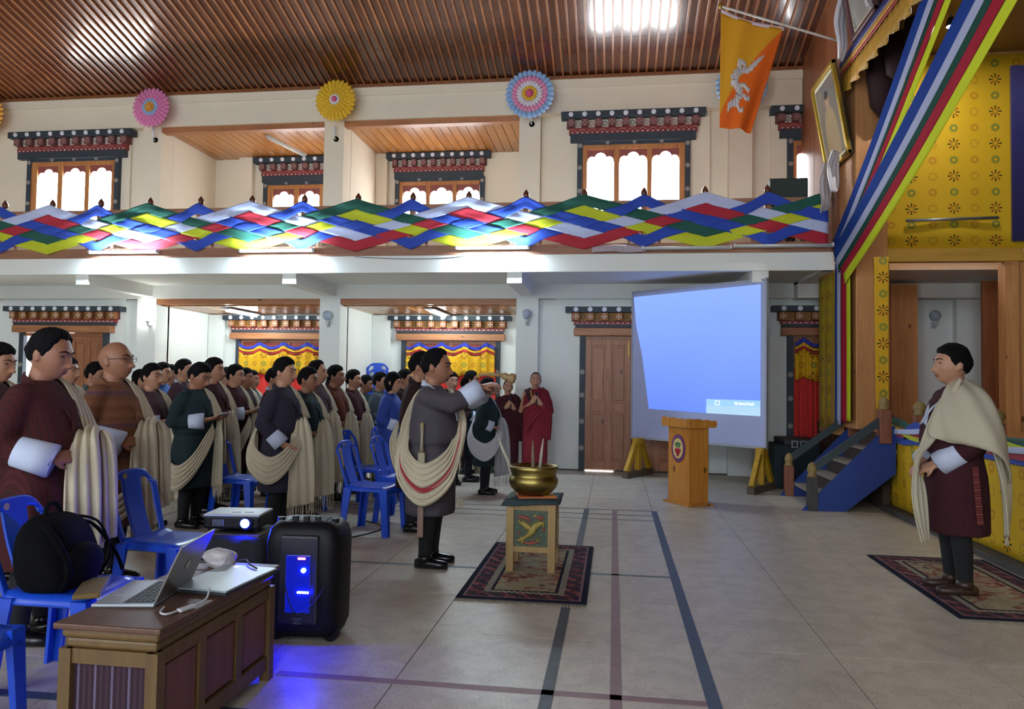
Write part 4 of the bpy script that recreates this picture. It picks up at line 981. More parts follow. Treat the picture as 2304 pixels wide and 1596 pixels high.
for k in range(14):
    a = 2*PI*k/14 + .2; r0, r1 = .075 + .012*(k % 3), .105
    plume([(r0*math.cos(a), .30 + r0*math.sin(a)), (.09*math.cos(a + .25), .30 + .09*math.sin(a + .25)), (r1*math.cos(a + .1), .30 + r1*math.sin(a + .1))], [.002, .006, .002], (ct, cr, cg)[k % 3], 'leaf_scroll')
MB().box(-.19, .19, -.19, .19, .47, .495).build('table_top', plain('painted table top', '6a4038', .55, .3, 16), tb, bevel=.006)
cl = tag(empty('table_cloth', (-.565, 5.33, .510)), 'dark green cloth with flared corners under the brass bowl', 'cloth')
v = []; f = []; n = 16
for i in range(n + 1):
    for j in range(n + 1):
        x = -.205 + .41*i/n; y = -.205 + .41*j/n; r = max(abs(x), abs(y)); v.append((x, y, .004 + (.012*math.sin(9*x) + .01*math.sin(11*y) - .022 if r > .19 else 0)))
for i in range(n):
    for j in range(n): f.append((i*(n+1)+j, i*(n+1)+j+1, (i+1)*(n+1)+j+1, (i+1)*(n+1)+j))
m = MB(); m.add(v, f); sheet_obj('cloth', m, plain('dark teal cloth', '1f3238', .8, .2), cl, .008)
o2 = MB().box(-.13, .14, -.13, .13, 0, .012).build('offering_cloth', plain('orange brocade', 'a4562a', .6, .3, 20), None, rot=(0, 0, .25), loc=(-.555, 5.31, .521)); tag(o2, 'orange and yellow brocade square under the brass bowl', 'cloth')
MB().box(.05, .135, -.125, -.04, .0115, .0135).build('yellow_patch', plain('yellow brocade', 'c79a2c', .6), o2)
bw = tag(MB().lathe([(.09, 0), (.13, .012), (.165, .05), (.178, .085), (.176, .11), (.165, .125), (.160, .14), (.172, .175), (.180, .20), (.172, .202), (.152, .14), (.158, .11), (.15, .06), (.10, .025), (.001, .02)], 40).build('brass_bowl', plain('old brass', '94834a', .38, .2, 9, metal=1), None, True, loc=(-.565, 5.31, .537)), 'wide brass bowl standing on the small carved table', 'bowl')
def horn(pts, rs, mat, label):
    return tag(MB().tube(cat_rom(pts, 5), [x[0] for x in cat_rom([(r, 0) for r in rs], 5)], 8).build('bone_ladle', mat, None, True), label, 'ladle', 'ladles in the bowl')
m_bone = plain('pale horn', 'a9a294', .4, .2); m_hw = plain('brown wood handle', '6b5340', .5, .2)
horn([(-.72, 5.29, .66), (-.745, 5.28, .76), (-.79, 5.27, .86), (-.82, 5.26, .945)], [.012, .014, .012, .004], m_bone, 'curved pale ladle handle leaning out of the left of the bowl')
horn([(-.56, 5.24, .60), (-.562, 5.235, .78), (-.565, 5.23, .92)], [.010, .016, .006], m_hw, 'brown wooden ladle handle standing in the middle of the bowl')
horn([(-.53, 5.32, .60), (-.515, 5.33, .80), (-.50, 5.34, .93)], [.010, .012, .004], m_bone, 'straight pale ladle handle at the right of the bowl')

# ------------------------------------------------------------------ blue plastic chairs
def chair_meshes():
    mm = {}
    # seat: dished slab with rolled edge
    v = []; f = []; n = 12
    for i in range(n + 1):
        for j in range(n + 1):
            x = -.19 + .40*i/n; yw = (.185 + .02*i/n); y = -yw + 2*yw*j/n
            cx = 2*i/n - 1; cy = 2*j/n - 1
            e = max(abs(cx), abs(cy)); z = .405 + .018*max(0, (abs(cy) - .4))**1.2 + (.012 if cx < -.7 else 0) - (.05*max(0, cx - .75)*4*.5 if cx > .75 else 0) - (.035 if abs(cy) > .99 else 0) - (.03 if cx > .99 else 0)
            if abs(cx) > .85 and abs(cy) > .85: x *= .985; y *= .975
            v.append((x, y, z))
    for i in range(n):
        for j in range(n): f.append((i*(n+1)+j, i*(n+1)+j+1, (i+1)*(n+1)+j+1, (i+1)*(n+1)+j))
    m = MB(); m.add(v, f); mm['seat'] = m.mesh('seat', True, fix=False)
    # backrest: curved panel, two long slots beside a broad splat, arched top rail
    nu, nv = 26, 30; v = []; f = []
    def q(i, j):
        u = -1 + 2*i/nu; t = j/nv; z = .40 + .41*t - (.05*u**4 if t > .8 else 0)*1.0
        hwid = .178 + .022*t - .05*max(0, t - .86)/.14
        return (-.185 - .12*t - .02*(1 - u*u)*math.sin(PI*t), u*hwid, z)
    for i in range(nu + 1):
        for j in range(nv + 1): v.append(q(i, j))
    for i in range(nu):
        for j in range(nv):
            u = abs(-1 + 2*(i + .5)/nu); t = (j + .5)/nv
            if .42 < u < .80 and .06 < t < .86 - .1*(u > .7): continue
            f.append((i*(nv+1)+j, i*(nv+1)+j+1, (i+1)*(nv+1)+j+1, (i+1)*(nv+1)+j))
    m = MB(); m.add(v, f); me = m.mesh('backrest', True, fix=False)
    bm = bmesh.new(); bm.from_mesh(me); bmesh.ops.delete(bm, geom=[x for x in bm.verts if not x.link_faces], context='VERTS'); bm.to_mesh(me); bm.free(); mm['backrest'] = me
    # legs: tapered L-section
    for nm, x0, y0, x1, y1 in (('fl', .175, -.175, .205, -.19), ('fr', .175, .175, .205, .19), ('bl', -.165, -.165, -.215, -.185), ('br', -.165, .165, -.215, .185)):
        m = MB(); s = 1 if y0 > 0 else -1; d = 1 if x0 > 0 else -1
        def sec(x, y, w_, z): return [(x + d*w_, y + s*w_, z), (x - d*w_, y + s*w_, z), (x - d*w_, y + s*w_*.45, z), (x + d*w_*.45, y + s*w_*.45, z), (x + d*w_*.45, y - s*w_, z), (x + d*w_, y - s*w_, z)]
        A = sec(x1, y1, .027, 0); B = sec((x0 + x1)/2, (y0 + y1)/2, .03, .22); C_ = sec(x0, y0, .036, .41)
        m.add(A + B + C_, [(0,1,2,3,4,5)] + [(i, (i+1) % 6, 6 + (i+1) % 6, 6 + i) for i in range(6)] + [(6+i, 6 + (i+1) % 6, 12 + (i+1) % 6, 12 + i) for i in range(6)] + [(17,16,15,14,13,12)])
        mm[nm] = m.mesh('leg')
    return mm
CH = chair_meshes(); m_chair = plain('glossy blue plastic', '1a49c4', .28, .06, spec=.5)
for k in CH.values(): k.materials.append(m_chair)
stk = disc(0, 0, .016, -.0015, 0, 12).mesh('sticker'); stk.materials.append(plain('yellow sticker', 'a8903a', .5))
def make_chair(x, y, rz, label, group='blue plastic chairs', z=0, sticker=True, scale=.98):
    e = tag(empty('plastic_chair', (x, y, z), rz), label, 'chair', group); e.scale = (scale,)*3
    s = ob('seat', CH['seat'], None, e); mo = s.modifiers.new('thickness', 'SOLIDIFY'); mo.thickness = .012; mo.offset = -1
    b = ob('backrest', CH['backrest'], None, e); mo = b.modifiers.new('thickness', 'SOLIDIFY'); mo.thickness = .016; mo.offset = 0
    mo = b.modifiers.new('round', 'SUBSURF'); mo.levels = 1; mo.render_levels = 1
    for k in ('fl', 'fr', 'bl', 'br'): ob('leg', CH[k], None, e)
    if sticker: ob('sticker', stk, None, e, loc=(-.272, -.07, .775), rot=(0, 0, PI/2 + PI))
    return e
make_chair(-2.36, 3.00, .05, 'blue plastic chair holding the black backpack'); make_chair(-2.36, 2.30, .1, 'blue plastic chair cut off by the lower left corner')
make_chair(-2.52, 3.98, -.12, 'empty blue plastic chair right behind the open laptop'); make_chair(-3.42, 6.52, -.1, 'blue plastic chair between the dark green and navy robed men')
make_chair(-3.12, 7.05, -.1, 'blue plastic chair half hidden behind the navy robed man'); make_chair(-2.08, 6.32, -.12, 'blue plastic chair nearest the man with the ladle, front of the right group')
make_chair(-1.98, 6.92, -.1, 'blue plastic chair just behind the front chair by the ladle man'); make_chair(-2.55, 7.6, -.1, 'blue plastic chair left of the chairs by the ladle man'); make_chair(-2.45, 8.35, -.1, 'rearmost blue plastic chair near the blue jacket')
for i in range(9):
    make_chair(-3.98 - .012*i, 12.35 + .0*i, -PI/2 + .25, ('bottom blue plastic chair of the stack by the middle pillar' if i == 0 else 'topmost blue plastic chair of the stack by the middle pillar' if i == 8 else 'blue plastic chair inside the tall stack by the middle pillar'), 'stack of blue plastic chairs', .105*i, False)

# ------------------------------------------------------------------ low desk with laptops
dk = tag(empty('low_desk', (-1.68, 2.735, 0)), 'low brown wooden desk with panelled side and striped end', 'desk')
m_dk = wood('dull brown desk wood', '4c3124', '664532', 1, .8, .5); m_dko = wood('ochre desk frame wood', '57401f', '6f5530', 2, .8, .5); m_dkp = wood('reddish desk panel', '5a3330', '74483f', 2, .8, .5)
x0, x1, y0, y1 = -.16, .16, -.40, .42
MB().box(-.195, .20, -.44, .45, .478, .50).build('desk_top', m_dk, dk, bevel=.006)
MB().box(-.178, .18, -.42, .435, .445, .478).build('moulding', m_dko, dk, bevel=.012); MB().box(-.168, .17, -.41, .43, .41, .445).build('moulding', m_dko, dk, bevel=.010)
MB().box(x0 + .012, x1 - .012, y0 + .012, y1 - .012, .07, .42).build('carcass', m_dkp, dk)
for sx in (x0, x1):
    for sy in (y0, y1): MB().box(sx - .022, sx + .022, sy - .022, sy + .022, 0, .41).build('corner_post', m_dko, dk)
for sy, s in ((y0, -1), (y1, 1)):
    for z0_, z1_ in ((.36, .41), (.05, .10)): MB().box(x0, x1, sy - .015, sy + .015, z0_, z1_).build('end_rail', m_dko, dk)
    MB().box(x0 + .02, x1 - .02, sy + s*-.004 - .005, sy + s*-.004 + .005, .10, .36).build('striped_panel', stripes('dark striped cloth panel', s2l('33222e'), s2l('44303a'), 0, 300, .9, s2l('6a6078')), dk)
for sx, s in ((x0, -1), (x1, 1)):
    for z0_, z1_ in ((.36, .41), (.05, .11)): MB().box(sx - .014, sx + .014, y0, y1, z0_, z1_).build('side_rail', m_dko, dk)
    for k in (1, 2): MB().box(sx - .014, sx + .014, y0 + (y1 - y0)*k/3 - .022, y0 + (y1 - y0)*k/3 + .022, .11, .36).build('side_stile', m_dko, dk)
    for k in range(3):
        a = y0 + (y1 - y0)*k/3 + .028; b = y0 + (y1 - y0)*(k + 1)/3 - .028
        MB().box(sx - .006, sx + .006, a, b, .12, .35).build('side_panel', m_dkp, dk, bevel=.006)
lp = tag(empty('laptop', (-1.67, 2.665, .501), math.atan2(.34, -.06) - PI/2), 'open silver laptop on the low desk, screen turned away', 'laptop')
m_al = plain('brushed aluminium', '9aa0a8', .35, .05, metal=.5)
MB().box(-.225, 0, -.165, .165, 0, .012).build('base', m_al, lp, bevel=.004)
kb = MB().box(-.12, -.015, -.145, .145, .0115, .013).build('keyboard_bed', plain('dark keyboard well', '2a2a2e', .5), lp)
for r in range(5):
    for c in range(12): MB().box(-.115 + r*.02, -.099 + r*.02, -.142 + c*.0238, -.142 + c*.0238 + .020, .0125, .0155).build('key', plain('black key', '1c1c20', .5), kb)
MB().box(-.20, -.135, -.05, .05, .0118, .0128).build('trackpad', plain('trackpad', '8a9098', .3), lp)
ld = empty('lid', (0, 0, .012), 0, lp); ld.rotation_euler = (0, math.radians(24), 0)
MB().box(-.004, .004, -.165, .165, 0, .228).build('shell', plain('dull aluminium lid', '6f6a68', .4, .05, metal=.3), ld, bevel=.003)
MB().box(-.0055, -.004, -.155, .155, .012, .22).build('display', glow('laptop display', (.3, .4, .8), .6, (.05, .05, .08)), ld)
MB().lathe([(.001, 0), (.016, .001), (.016, .003), (.001, .004)], 16).build('logo', plain('pale logo', 'b9b6ba', .4), ld, loc=(.0045, 0, .115), rot=(0, PI/2, 0)).scale = (1.1, .9, 1)
tag(dl := empty('laptop', (-1.57, 2.87, .501), -.08), 'closed pale grey laptop overhanging the far corner of the low desk', 'laptop')
MB().box(-.125, .125, -.185, .19, 0, .012).build('base', m_black, dl, bevel=.004); MB().box(-.125, .125, -.185, .19, .012, .02).build('lid', plain('pale grey laptop lid', '8f9ba0', .35, .05), dl, bevel=.004)
MB().lathe([(.001, 0), (.008, .001), (.001, .002)], 12).build('power_light', glow('blue power light', (.25, .3, 1), 12), dl, loc=(-.05, .155, .02))
def cable(pts, r, mat, label): return tag(MB().tube(cat_rom(pts, 7), r, 6).build('cable', mat, None, True), label, 'cable', 'cables on the desk')
m_wc = plain('white cable', 'b9bcc2', .5)
cable([(-1.60, 2.50, .507), (-1.575, 2.44, .507), (-1.54, 2.43, .507), (-1.52, 2.49, .508), (-1.50, 2.54, .510), (-1.495, 2.60, .515), (-1.53, 2.68, .53)], .004, m_wc, 'white adapter cable curling beside the open laptop')
tag(MB().box(-.012, .012, -.035, .035, 0, .012).build('adapter_plug', m_wc, None, loc=(-1.512, 2.50, .502), rot=(0, 0, -.3), bevel=.003), 'small white adapter plug lying on the desk edge', 'plug')
cable([(-1.86, 3.05, .507), (-1.80, 3.08, .52), (-1.70, 3.10, .51), (-1.62, 3.12, .53), (-1.56, 3.05, .53), (-1.50, 3.0, .527)], .004, m_black, 'black cable lying across the back of the desk')
cable([(-1.76, 3.10, .53), (-1.74, 3.17, .54), (-1.73, 3.21, .50), (-1.73, 3.23, .40), (-1.73, 3.24, .20), (-1.74, 3.3, .01)], .004, m_black, 'black cable dropping off the far end of the desk')
cable([(-1.455, 3.16, .46), (-1.45, 3.2, .36), (-1.455, 3.3, .25), (-1.44, 3.45, .24), (-1.42, 3.56, .30)], .003, m_black, 'thin cable looping from the desk to the loudspeaker')
pw = MB(); bm = bmesh.new(); bmesh.ops.create_icosphere(bm, subdivisions=3, radius=.06)
for q_ in bm.verts:
    k = 1 + .35*mnoise.noise(q_.co*22) ; q_.co = Vector((q_.co.x*1.25*k, q_.co.y*k, max(-.035, q_.co.z*.75*k)))
me = bpy.data.meshes.new('crumpled_packet'); bm.to_mesh(me); bm.free()
tag(ob('crumpled_packet', me, plain('crumpled white plastic', 'a9a5a8', .5, .2, 20), None, loc=(-1.72, 3.10, .535)), 'crumpled white packet lying behind the laptop', 'packet')

# ------------------------------------------------------------------ trolley loudspeaker
sp = tag(empty('loudspeaker', (-1.575, 3.74, 0), .06), 'black portable trolley loudspeaker with blue indicator lights', 'loudspeaker')
m_spk = plain('black moulded plastic', '0b0c10', .5, .2, spec=.25); m_spg = plain('dark grey plastic', '1d1e26', .45, .15)
v = []; 
secs = [(0.03, .175, .13), (.08, .195, .15), (.50, .20, .155), (.565, .185, .14), (.60, .15, .11)]
m = MB(); nseg = 28; rings = []
for z, a, b in secs:
    rings.append([(math.copysign(abs(math.cos(2*PI*j/nseg))**.45, math.cos(2*PI*j/nseg))*a, math.copysign(abs(math.sin(2*PI*j/nseg))**.45, math.sin(2*PI*j/nseg))*b, z) for j in range(nseg)])
vv = [p for r in rings for p in r]; ff = [(i*nseg+j, i*nseg+(j+1) % nseg, (i+1)*nseg+(j+1) % nseg, (i+1)*nseg+j) for i in range(len(secs)-1) for j in range(nseg)] + [tuple(range(nseg)), tuple(len(vv)-nseg+j for j in range(nseg))]
m.add(vv, ff); m.build('cabinet', m_spk, sp, True)
MB().box(-.10, .10, -.168, -.13, .10, .545).build('control_panel', m_spg, sp, bevel=.012)
MB().box(-.065, .065, -.172, -.16, .16, .45).build('control_plate', glow('control plate with painted LED glow', (.004, .02, 1), .22, (.01, .01, .015)), sp, bevel=.006)  # blue spill of the indicator lights, put in as the plate's own faint glow
for i in range(18):
    x = -.095 + i*.0112
    MB().box(x, x + .004, -.06, .05, .598, .606).build('grille_bar', plain('pale grille', '6f727c', .4), sp)
for x in (-.06, .0, .06): MB().box(x - .012, x + .012, -.075, -.045, .595, .625).build('handle_stub', m_spk, sp)
for x in (-.15, .14): MB().lathe([(.02, .585), (.02, .61), (.001, .612)], 12, (x, -.02, 0)).build('corner_stud', m_spk, sp)
MB().lathe([(.001, 0), (.012, .001), (.012, .004), (.001, .006)], 12).build('indicator_light', glow('bright blue indicator', (.004, .012, 1), 700), sp, loc=(.03, -.175, .375), rot=(PI/2, 0, 0))
for i in range(5): MB().lathe([(.001, 0), (.006, .001), (.006, .003), (.001, .004)], 8).build('indicator_light', glow('bright blue bar', (.004, .008, 1), 600), sp, loc=(.005 + i*.0125, -.175, .265), rot=(PI/2, 0, 0))
MB().box(.0, .038, -.176, -.173, .428, .438).build('display', glow('red digits', (1, .03, .05), 14), sp)
for k, wd in enumerate((.05, .03, .04)): MB().box(-.01 - wd/2 + .01, .0 + wd/2, -.1715, -.169, .13 - k*.012, .134 - k*.012).build('printed_line', plain('grey print', '5a5c66', .5), sp)
for x in (-.15, .15): MB().tube([(x, -.10, .04), (x, -.06, .04)], .04, 14).build('wheel', m_spk, sp)

# ------------------------------------------------------------------ projector on a black draped stand
st = tag(empty('projector_stand', (-2.06, 3.98, 0)), 'stand draped in black cloth carrying the projector', 'stand')
v = []; f = []; n = 40
prof = [(0, .001), (.02, .16), (.03, .19), (.08, .20), (.25, .205), (.47, .215)]
for k, (dz, r) in enumerate(prof):
    for j in range(n):
        a = 2*PI*j/n; sq = 1/max(abs(math.cos(a)), abs(math.sin(a)))**.6
        rr = r*sq*(1 + (.03*math.sin(a*9 + .5*k) if k > 2 else 0)); v.append((rr*math.cos(a), rr*math.sin(a), .49 - dz))
for k in range(len(prof) - 1):
    for j in range(n): f.append((k*n+j, k*n+(j+1) % n, (k+1)*n+(j+1) % n, (k+1)*n+j))
m = MB(); m.add(v, f); sheet_obj('drape', m, plain('black cloth', '14161d', .85, .15), st, .006); MB().box(-.15, .15, -.15, .15, 0, .478).build('stool', m_old, st)
pj = tag(empty('projector', (-2.09, 3.95, .492), .12), 'small white topped projector glowing blue on the draped stand', 'projector')
MB().box(-.155, .155, -.11, .11, .012, .082).build('body', m_spk, pj, bevel=.012); MB().box(-.157, .157, -.112, .112, .080, .094).build('top_cover', plain('white projector top', '9fa6b4', .4, .05), pj, bevel=.006)
for a in (-.02, .05): MB().box(a, a + .05, -.05, -.042, .094, .0955).build('button', m_spg, pj)
MB().tube([(.085, -.10, .048), (.085, -.125, .048)], .036, 20).build('lens_ring', m_spg, pj, True)
MB().lathe([(.001, 0), (.024, .001), (.024, .004), (.001, .010)], 18).build('lens', glow('projector lens light', (.006, .02, 1), 520), pj, loc=(.082, -.124, .048), rot=(PI/2, 0, 0))
vt = MB()
for i in range(6): vt.box(-.10 + i*.011, -.096 + i*.011, -.114, -.108, .03, .065)
vt.build('vent', plain('pale vent', '7f8490', .4), pj); 
for x in (-.13, .13): MB().tube([(x, -.08, 0), (x, -.08, .014)], .01, 8).build('foot', m_spk, pj)

# ------------------------------------------------------------------ backpack and folder on the chair
bp = tag(empty('backpack', (-2.40, 2.99, .405), .15), 'black backpack slumped on the blue chair by the desk', 'backpack')
m_bp = plain('black nylon', '0b0b0e', .95, .25, 10, spec=.1, bump=.2, bscale=90)
v = []; f = []; n = 24; S = [(0, .10, .15), (.03, .13, .185), (.12, .135, .19), (.22, .12, .18), (.29, .09, .145), (.325, .045, .08)]
for k, (z, a, b) in enumerate(S):
    for j in range(n):
        t_ = 2*PI*j/n; c, s = math.cos(t_), math.sin(t_); e_ = .7
        v.append((math.copysign(abs(c)**e_, c)*a*(1 + .05*math.sin(5*t_ + k)) - .06*z/.325, math.copysign(abs(s)**e_, s)*b*(1 + .03*math.sin(7*t_ + 2*k)), z))
for k in range(len(S) - 1):
    for j in range(n): f.append((k*n+j, k*n+(j+1) % n, (k+1)*n+(j+1) % n, (k+1)*n+j))
f += [tuple(range(n)), tuple(len(v)-n+j for j in range(n))]
m = MB(); m.add(v, f); bb = m.build('body', m_bp, bp, True); s_ = bb.modifiers.new('round', 'SUBSURF'); s_.levels = 1; s_.render_levels = 1
MB().ball((.10, -.02, .11), (.055, .13, .09), 14, 10).build('front_pocket', m_bp, bp, True)
MB().tube(cat_rom([(-.05, -.06, .31), (-.06, -.03, .36), (-.06, .03, .36), (-.05, .06, .31)], 4), .010, 6).build('grab_handle', m_bp, bp, True)
for s in (-1, 1): MB().tube(cat_rom([(-.06, s*.08, .30), (.05, s*.17, .26), (.12, s*.16, .12), (.08, s*.15, .02)], 5), .016, 6, flat=.4).build('strap', m_bp, bp, True)
MB().tube(cat_rom([(-.05, .09, .29), (.02, .19, .24), (.09, .26, .10), (.14, .24, .02)], 5), .018, 6, flat=.4).build('strap', m_bp, bp, True)
fo_ = tag(empty('document_folder', (-2.19, 2.90, .425), .5), 'worn brown folder lying on the chair in front of the backpack', 'folder')
MB().box(-.05, .05, -.14, .14, 0, .022).build('cover', plain('brown card folder', '6a5428', .7, .2), fo_, bevel=.006); MB().box(-.045, .052, -.135, .135, .004, .018).build('pages', plain('old paper', '8f8878', .8), fo_)
# things around the hall
ca = tag(empty('equipment_case', (2.33, 10.42, 0)), 'dark green draped equipment case behind the stage stairs', 'case')
MB().box(-.26, .32, -.40, .30, 0, .56).build('body', plain('dark green cloth', '14252c', .8, .2), ca, bevel=.02); MB().box(-.12, .32, -.36, .28, .56, .64).build('lid', m_black, ca, bevel=.01)
for x in (.0, .11):
    for a, b, c, d in ((-.04, .04, .535, .55), (-.04, .04, .61, .625), (-.04, -.025, .55, .61), (.025, .04, .55, .61)): MB().box(x + a, x + b, -.415, -.40, c, d).build('handle', m_steel, ca)
tag(mon := empty('monitor', (2.22, 10.0, 3.0)), 'dark green boxy monitor on the balcony beside the right window', 'monitor')
MB().box(-.24, .24, -.14, .2, .72, 1.03).build('casing', plain('dark green casing', '22332f', .6), mon, bevel=.02); MB().box(-.2, .2, .2, .21, .76, 1.0).build('glass', m_black, mon); MB().box(-.1, .1, -.05, .1, 0, .74).build('stand', m_black, mon)
gb = tag(empty('green_bag', (-1.86, 10.75, 0)), 'dark green bag on the floor behind the standing crowd', 'bag')
MB().lathe([(.12, 0), (.17, .05), (.18, .2), (.13, .32), (.05, .36)], 18).build('sack', plain('green nylon', '1f5240', .5, .2), gb, True); MB().tube(cat_rom([(-.06, 0, .34), (-.04, 0, .42), (.04, 0, .42), (.06, 0, .34)], 4), .012, 6).build('handle', plain('green nylon', '1f5240', .5, .2), gb, True)
tag(MB().box(-2.25, -1.52, 11.0, 11.22, .002, .05).build('threshold_step', m_white, None, bevel=.005), 'low white step at the alcove beside the monks', 'step')
tag(MB().tube(cat_rom([(-2.35, 5.9, .006), (-2.2, 6.0, .006), (-2.05, 6.35, .006), (-2.12, 6.6, .006), (-2.3, 6.75, .006)], 6), .006, 6).build('cable', m_black, None, True), 'black cable snaking on the floor under the chairs', 'cable', 'cables on the floor')
tag(MB().tube(cat_rom([(-3.55, 9.69, 3.02), (-3.0, 9.69, 2.99), (-2.6, 9.69, 2.985), (-2.15, 9.69, 3.0), (-1.9, 9.69, 3.04)], 6), .004, 5).build('cable', m_spg, None, True), 'thin wire sagging along the white balcony edge between two tubes', 'cable', 'cables on the balcony')
MBk = MB(); wrp = empty('wrapping_sheet', (-.2, 9.66, 3.05)); tag(wrp, 'crumpled pale plastic sheet on the balcony edge near the stage tube', 'sheet')
v = sheet([(-.1, 0, .03), (.15, -.01, .05), (.35, .0, .04), (.6, -.01, .03)], [(0, .01, .035), (0, .012, .045), (0, .01, .05), (0, .01, .03)], 6, 6, .008, 3); sheet_obj('sheet', v, plain('crumpled pale plastic', 'b5a9b4', .5, .3, 25), wrp, .003)
# ------------------------------------------------------------------ people
def sst(a, b, x):
    t = max(0., min(1., (x - a)/(b - a))); return t*t*(3 - 2*t)
def g(x, s): return math.exp(-(x/s)**2)
def head_point(dx, dy, dz, fat=0.):
    """head surface in head space (x forward, z up), metres for a 1.6 m person"""
    z = dz*.118; x = dx*.098; y = dy*.077
    if z < 0:                                   # jaw narrows, nape drawn in
        k = sst(0, .118, -z); y *= 1 - .22*k*(1 - fat)
        if x < 0: x *= 1 - .38*sst(.0, .09, -z)
        else: x *= 1 + .02*k
    elif x < 0: x *= 1.06
    y *= 1 + .04*sst(.02, .08, z)*(x < .03)
    if dx > 0:
        fr = sst(0, .5, dx); ay = abs(y)
        x *= 1 - .05*g(ay, .05)*fr
        if z < -.01: x += fr*.010*sst(-.01, -.07, z)*g(ay, .05)           # muzzle and jaw keep forward
        br = sst(.034, -.030, z)*sst(-.050, -.040, z)                      # nose: bridge to tip
        x += fr*br*(.004 + .024*sst(.030, -.034, z))*g(y, .0105 + .006*sst(.0, -.034, z))
        x += fr*.010*g(ay - .0135, .0075)*g(z + .036, .008)                 # nostril wings
        x -= fr*.009*g(ay - .032, .015)*g(z - .010, .011)                  # eye sockets
        x += fr*.006*g(ay - .032, .012)*g(z - .010, .006)                  # lids
        x += fr*.007*g(z - .033, .010)*g(ay - .022, .032)                  # brow ridge
        x += fr*(.0065*g(y, .020)*g(z + .0625, .0055) + .0065*g(y, .018)*g(z + .0735, .006) - .004*g(y, .024)*g(z + .0675, .003))
        x += fr*.009*g(y, .024)*g(z + .103, .015)                          # chin
        x += fr*.006*g(ay - .045, .018)*g(z + .018, .020)                  # cheekbones
    return Vector((x, y, z))
NU, NV = 88, 64
def head_grid(fn):
    v = []; f = []
    for i in range(NV + 1):
        a = -PI/2 + PI*i/NV
        for j in range(NU):
            b = 2*PI*j/NU; v.append(fn(math.cos(a)*math.cos(b), math.cos(a)*math.sin(b), math.sin(a)))
    for i in range(NV):
        for j in range(NU): f.append((i*NU+j, i*NU+(j+1) % NU, (i+1)*NU+(j+1) % NU, (i+1)*NU+j))
    m = MB(); m.add(v, f); return m
HEADV = [head_point(math.cos(a)*math.cos(b), math.cos(a)*math.sin(b), math.sin(a)) for a in [-PI/2 + PI*i/90 for i in range(91)] for b in [-1.5 + 3*j/120 for j in range(121)]]
def face_x(y, z): return min(HEADV, key=lambda p: (p.y - y)**2 + (p.z - z)**2).x
def hairline(phi, style):
    pts = {'short': [(0, .068), (35, .060), (55, .045), (68, .008), (80, -.012), (92, -.004), (105, -.022), (125, -.045), (180, -.062)],
           'high': [(0, .085), (30, .088), (50, .060), (66, .018), (80, -.012), (92, -.004), (105, -.022), (125, -.045), (180, -.062)],
           'long': [(0, .060), (35, .050), (55, .02), (68, -.03), (80, -.09), (180, -.14)]}[style]
    for (a, b), (c, d) in zip(pts, pts[1:]):
        if phi <= c: return b + (d - b)*sst(a, c, phi)
    return pts[-1][1]
def hair_mesh(style, thick=.014, seed=0):
    def fn(dx, dy, dz):
        p = head_point(dx, dy, dz); d = Vector((dx, dy, dz))
        base = Vector((dx*.098*(1.06 if dx < 0 else 1), dy*.077, dz*.118))
        phi = math.degrees(math.atan2(abs(p.y), p.x)); h = hairline(phi, style)
        k = sst(-.010, .020, p.z - h)
        nn = mnoise.noise(Vector((dx*5 + seed, dy*5, dz*5)))*.006 + mnoise.noise(Vector((dx*16 + seed, dy*16, dz*14)))*.003
        th = thick*(1 + .9*sst(.03, .11, p.z)) + nn*.8
        if style == 'long' and p.z < 0: th += .02*sst(0, .1, -p.z)
        return p + d*(-.012 + k*(th + .012))
    return head_grid(fn)
def limb(m, pts, rs, n=12):
    m.tube(pts, rs, n)
    for p, r in zip(pts, rs): m.ball(p, r, n, 8)
def hand(m, w, d, nrm, side, curl=.5, s=1.):
    """palm, four unequal fingers and a thumb; nrm = the way the fingers curl"""
    w = Vector(w); d = Vector(d).normalized(); nrm = Vector(nrm); nrm = (nrm - d*nrm.dot(d)).normalized(); lat = d.cross(nrm)*side
    for k in (-.024, -.008, .008, .024): limb(m, [w + lat*k*.75*s + d*.0, w + lat*k*s + d*.085*s], [.017*s, .0145*s], 8)
    for k, L in ((-.028, .062), (-.0095, .074), (.0095, .078), (.028, .068)):
        p = w + lat*k*s + d*.088*s; pts = [p]; a = curl*.5; q = p
        for q_, fr in ((0, .42), (1, .33), (2, .25)):
            dd = d*math.cos(a) + nrm*math.sin(a); q = q + dd*L*fr*s; pts.append(q); a += curl
        limb(m, pts, [.0098*s, .0092*s, .0085*s, .0072*s], 7)
    p = w + lat*.026*s + d*.028*s; dd = (d*.65 + lat*.65 + nrm*.35).normalized(); q = p + dd*.036*s; q2 = q + (d*.8 + nrm*.5).normalized()*.03*s
    limb(m, [p, q, q2], [.0125*s, .0105*s, .0085*s], 7)
def remesh(m, vox, it, name, fac=.5):
    me = m.mesh(name + '_raw'); o = bpy.data.objects.new('tmp', me); COL.objects.link(o)
    r = o.modifiers.new('r', 'REMESH'); r.mode = 'VOXEL'; r.voxel_size = vox
    if it: s = o.modifiers.new('s', 'SMOOTH'); s.factor = fac; s.iterations = it
    bpy.context.view_layer.update()
    out = bpy.data.meshes.new_from_object(o.evaluated_get(bpy.context.evaluated_depsgraph_get())); out.name = name
    bpy.data.objects.remove(o); bpy.data.meshes.remove(me)
    for p in out.polygons: p.use_smooth = True
    return out
SH = Vector((0, .165, 1.285))
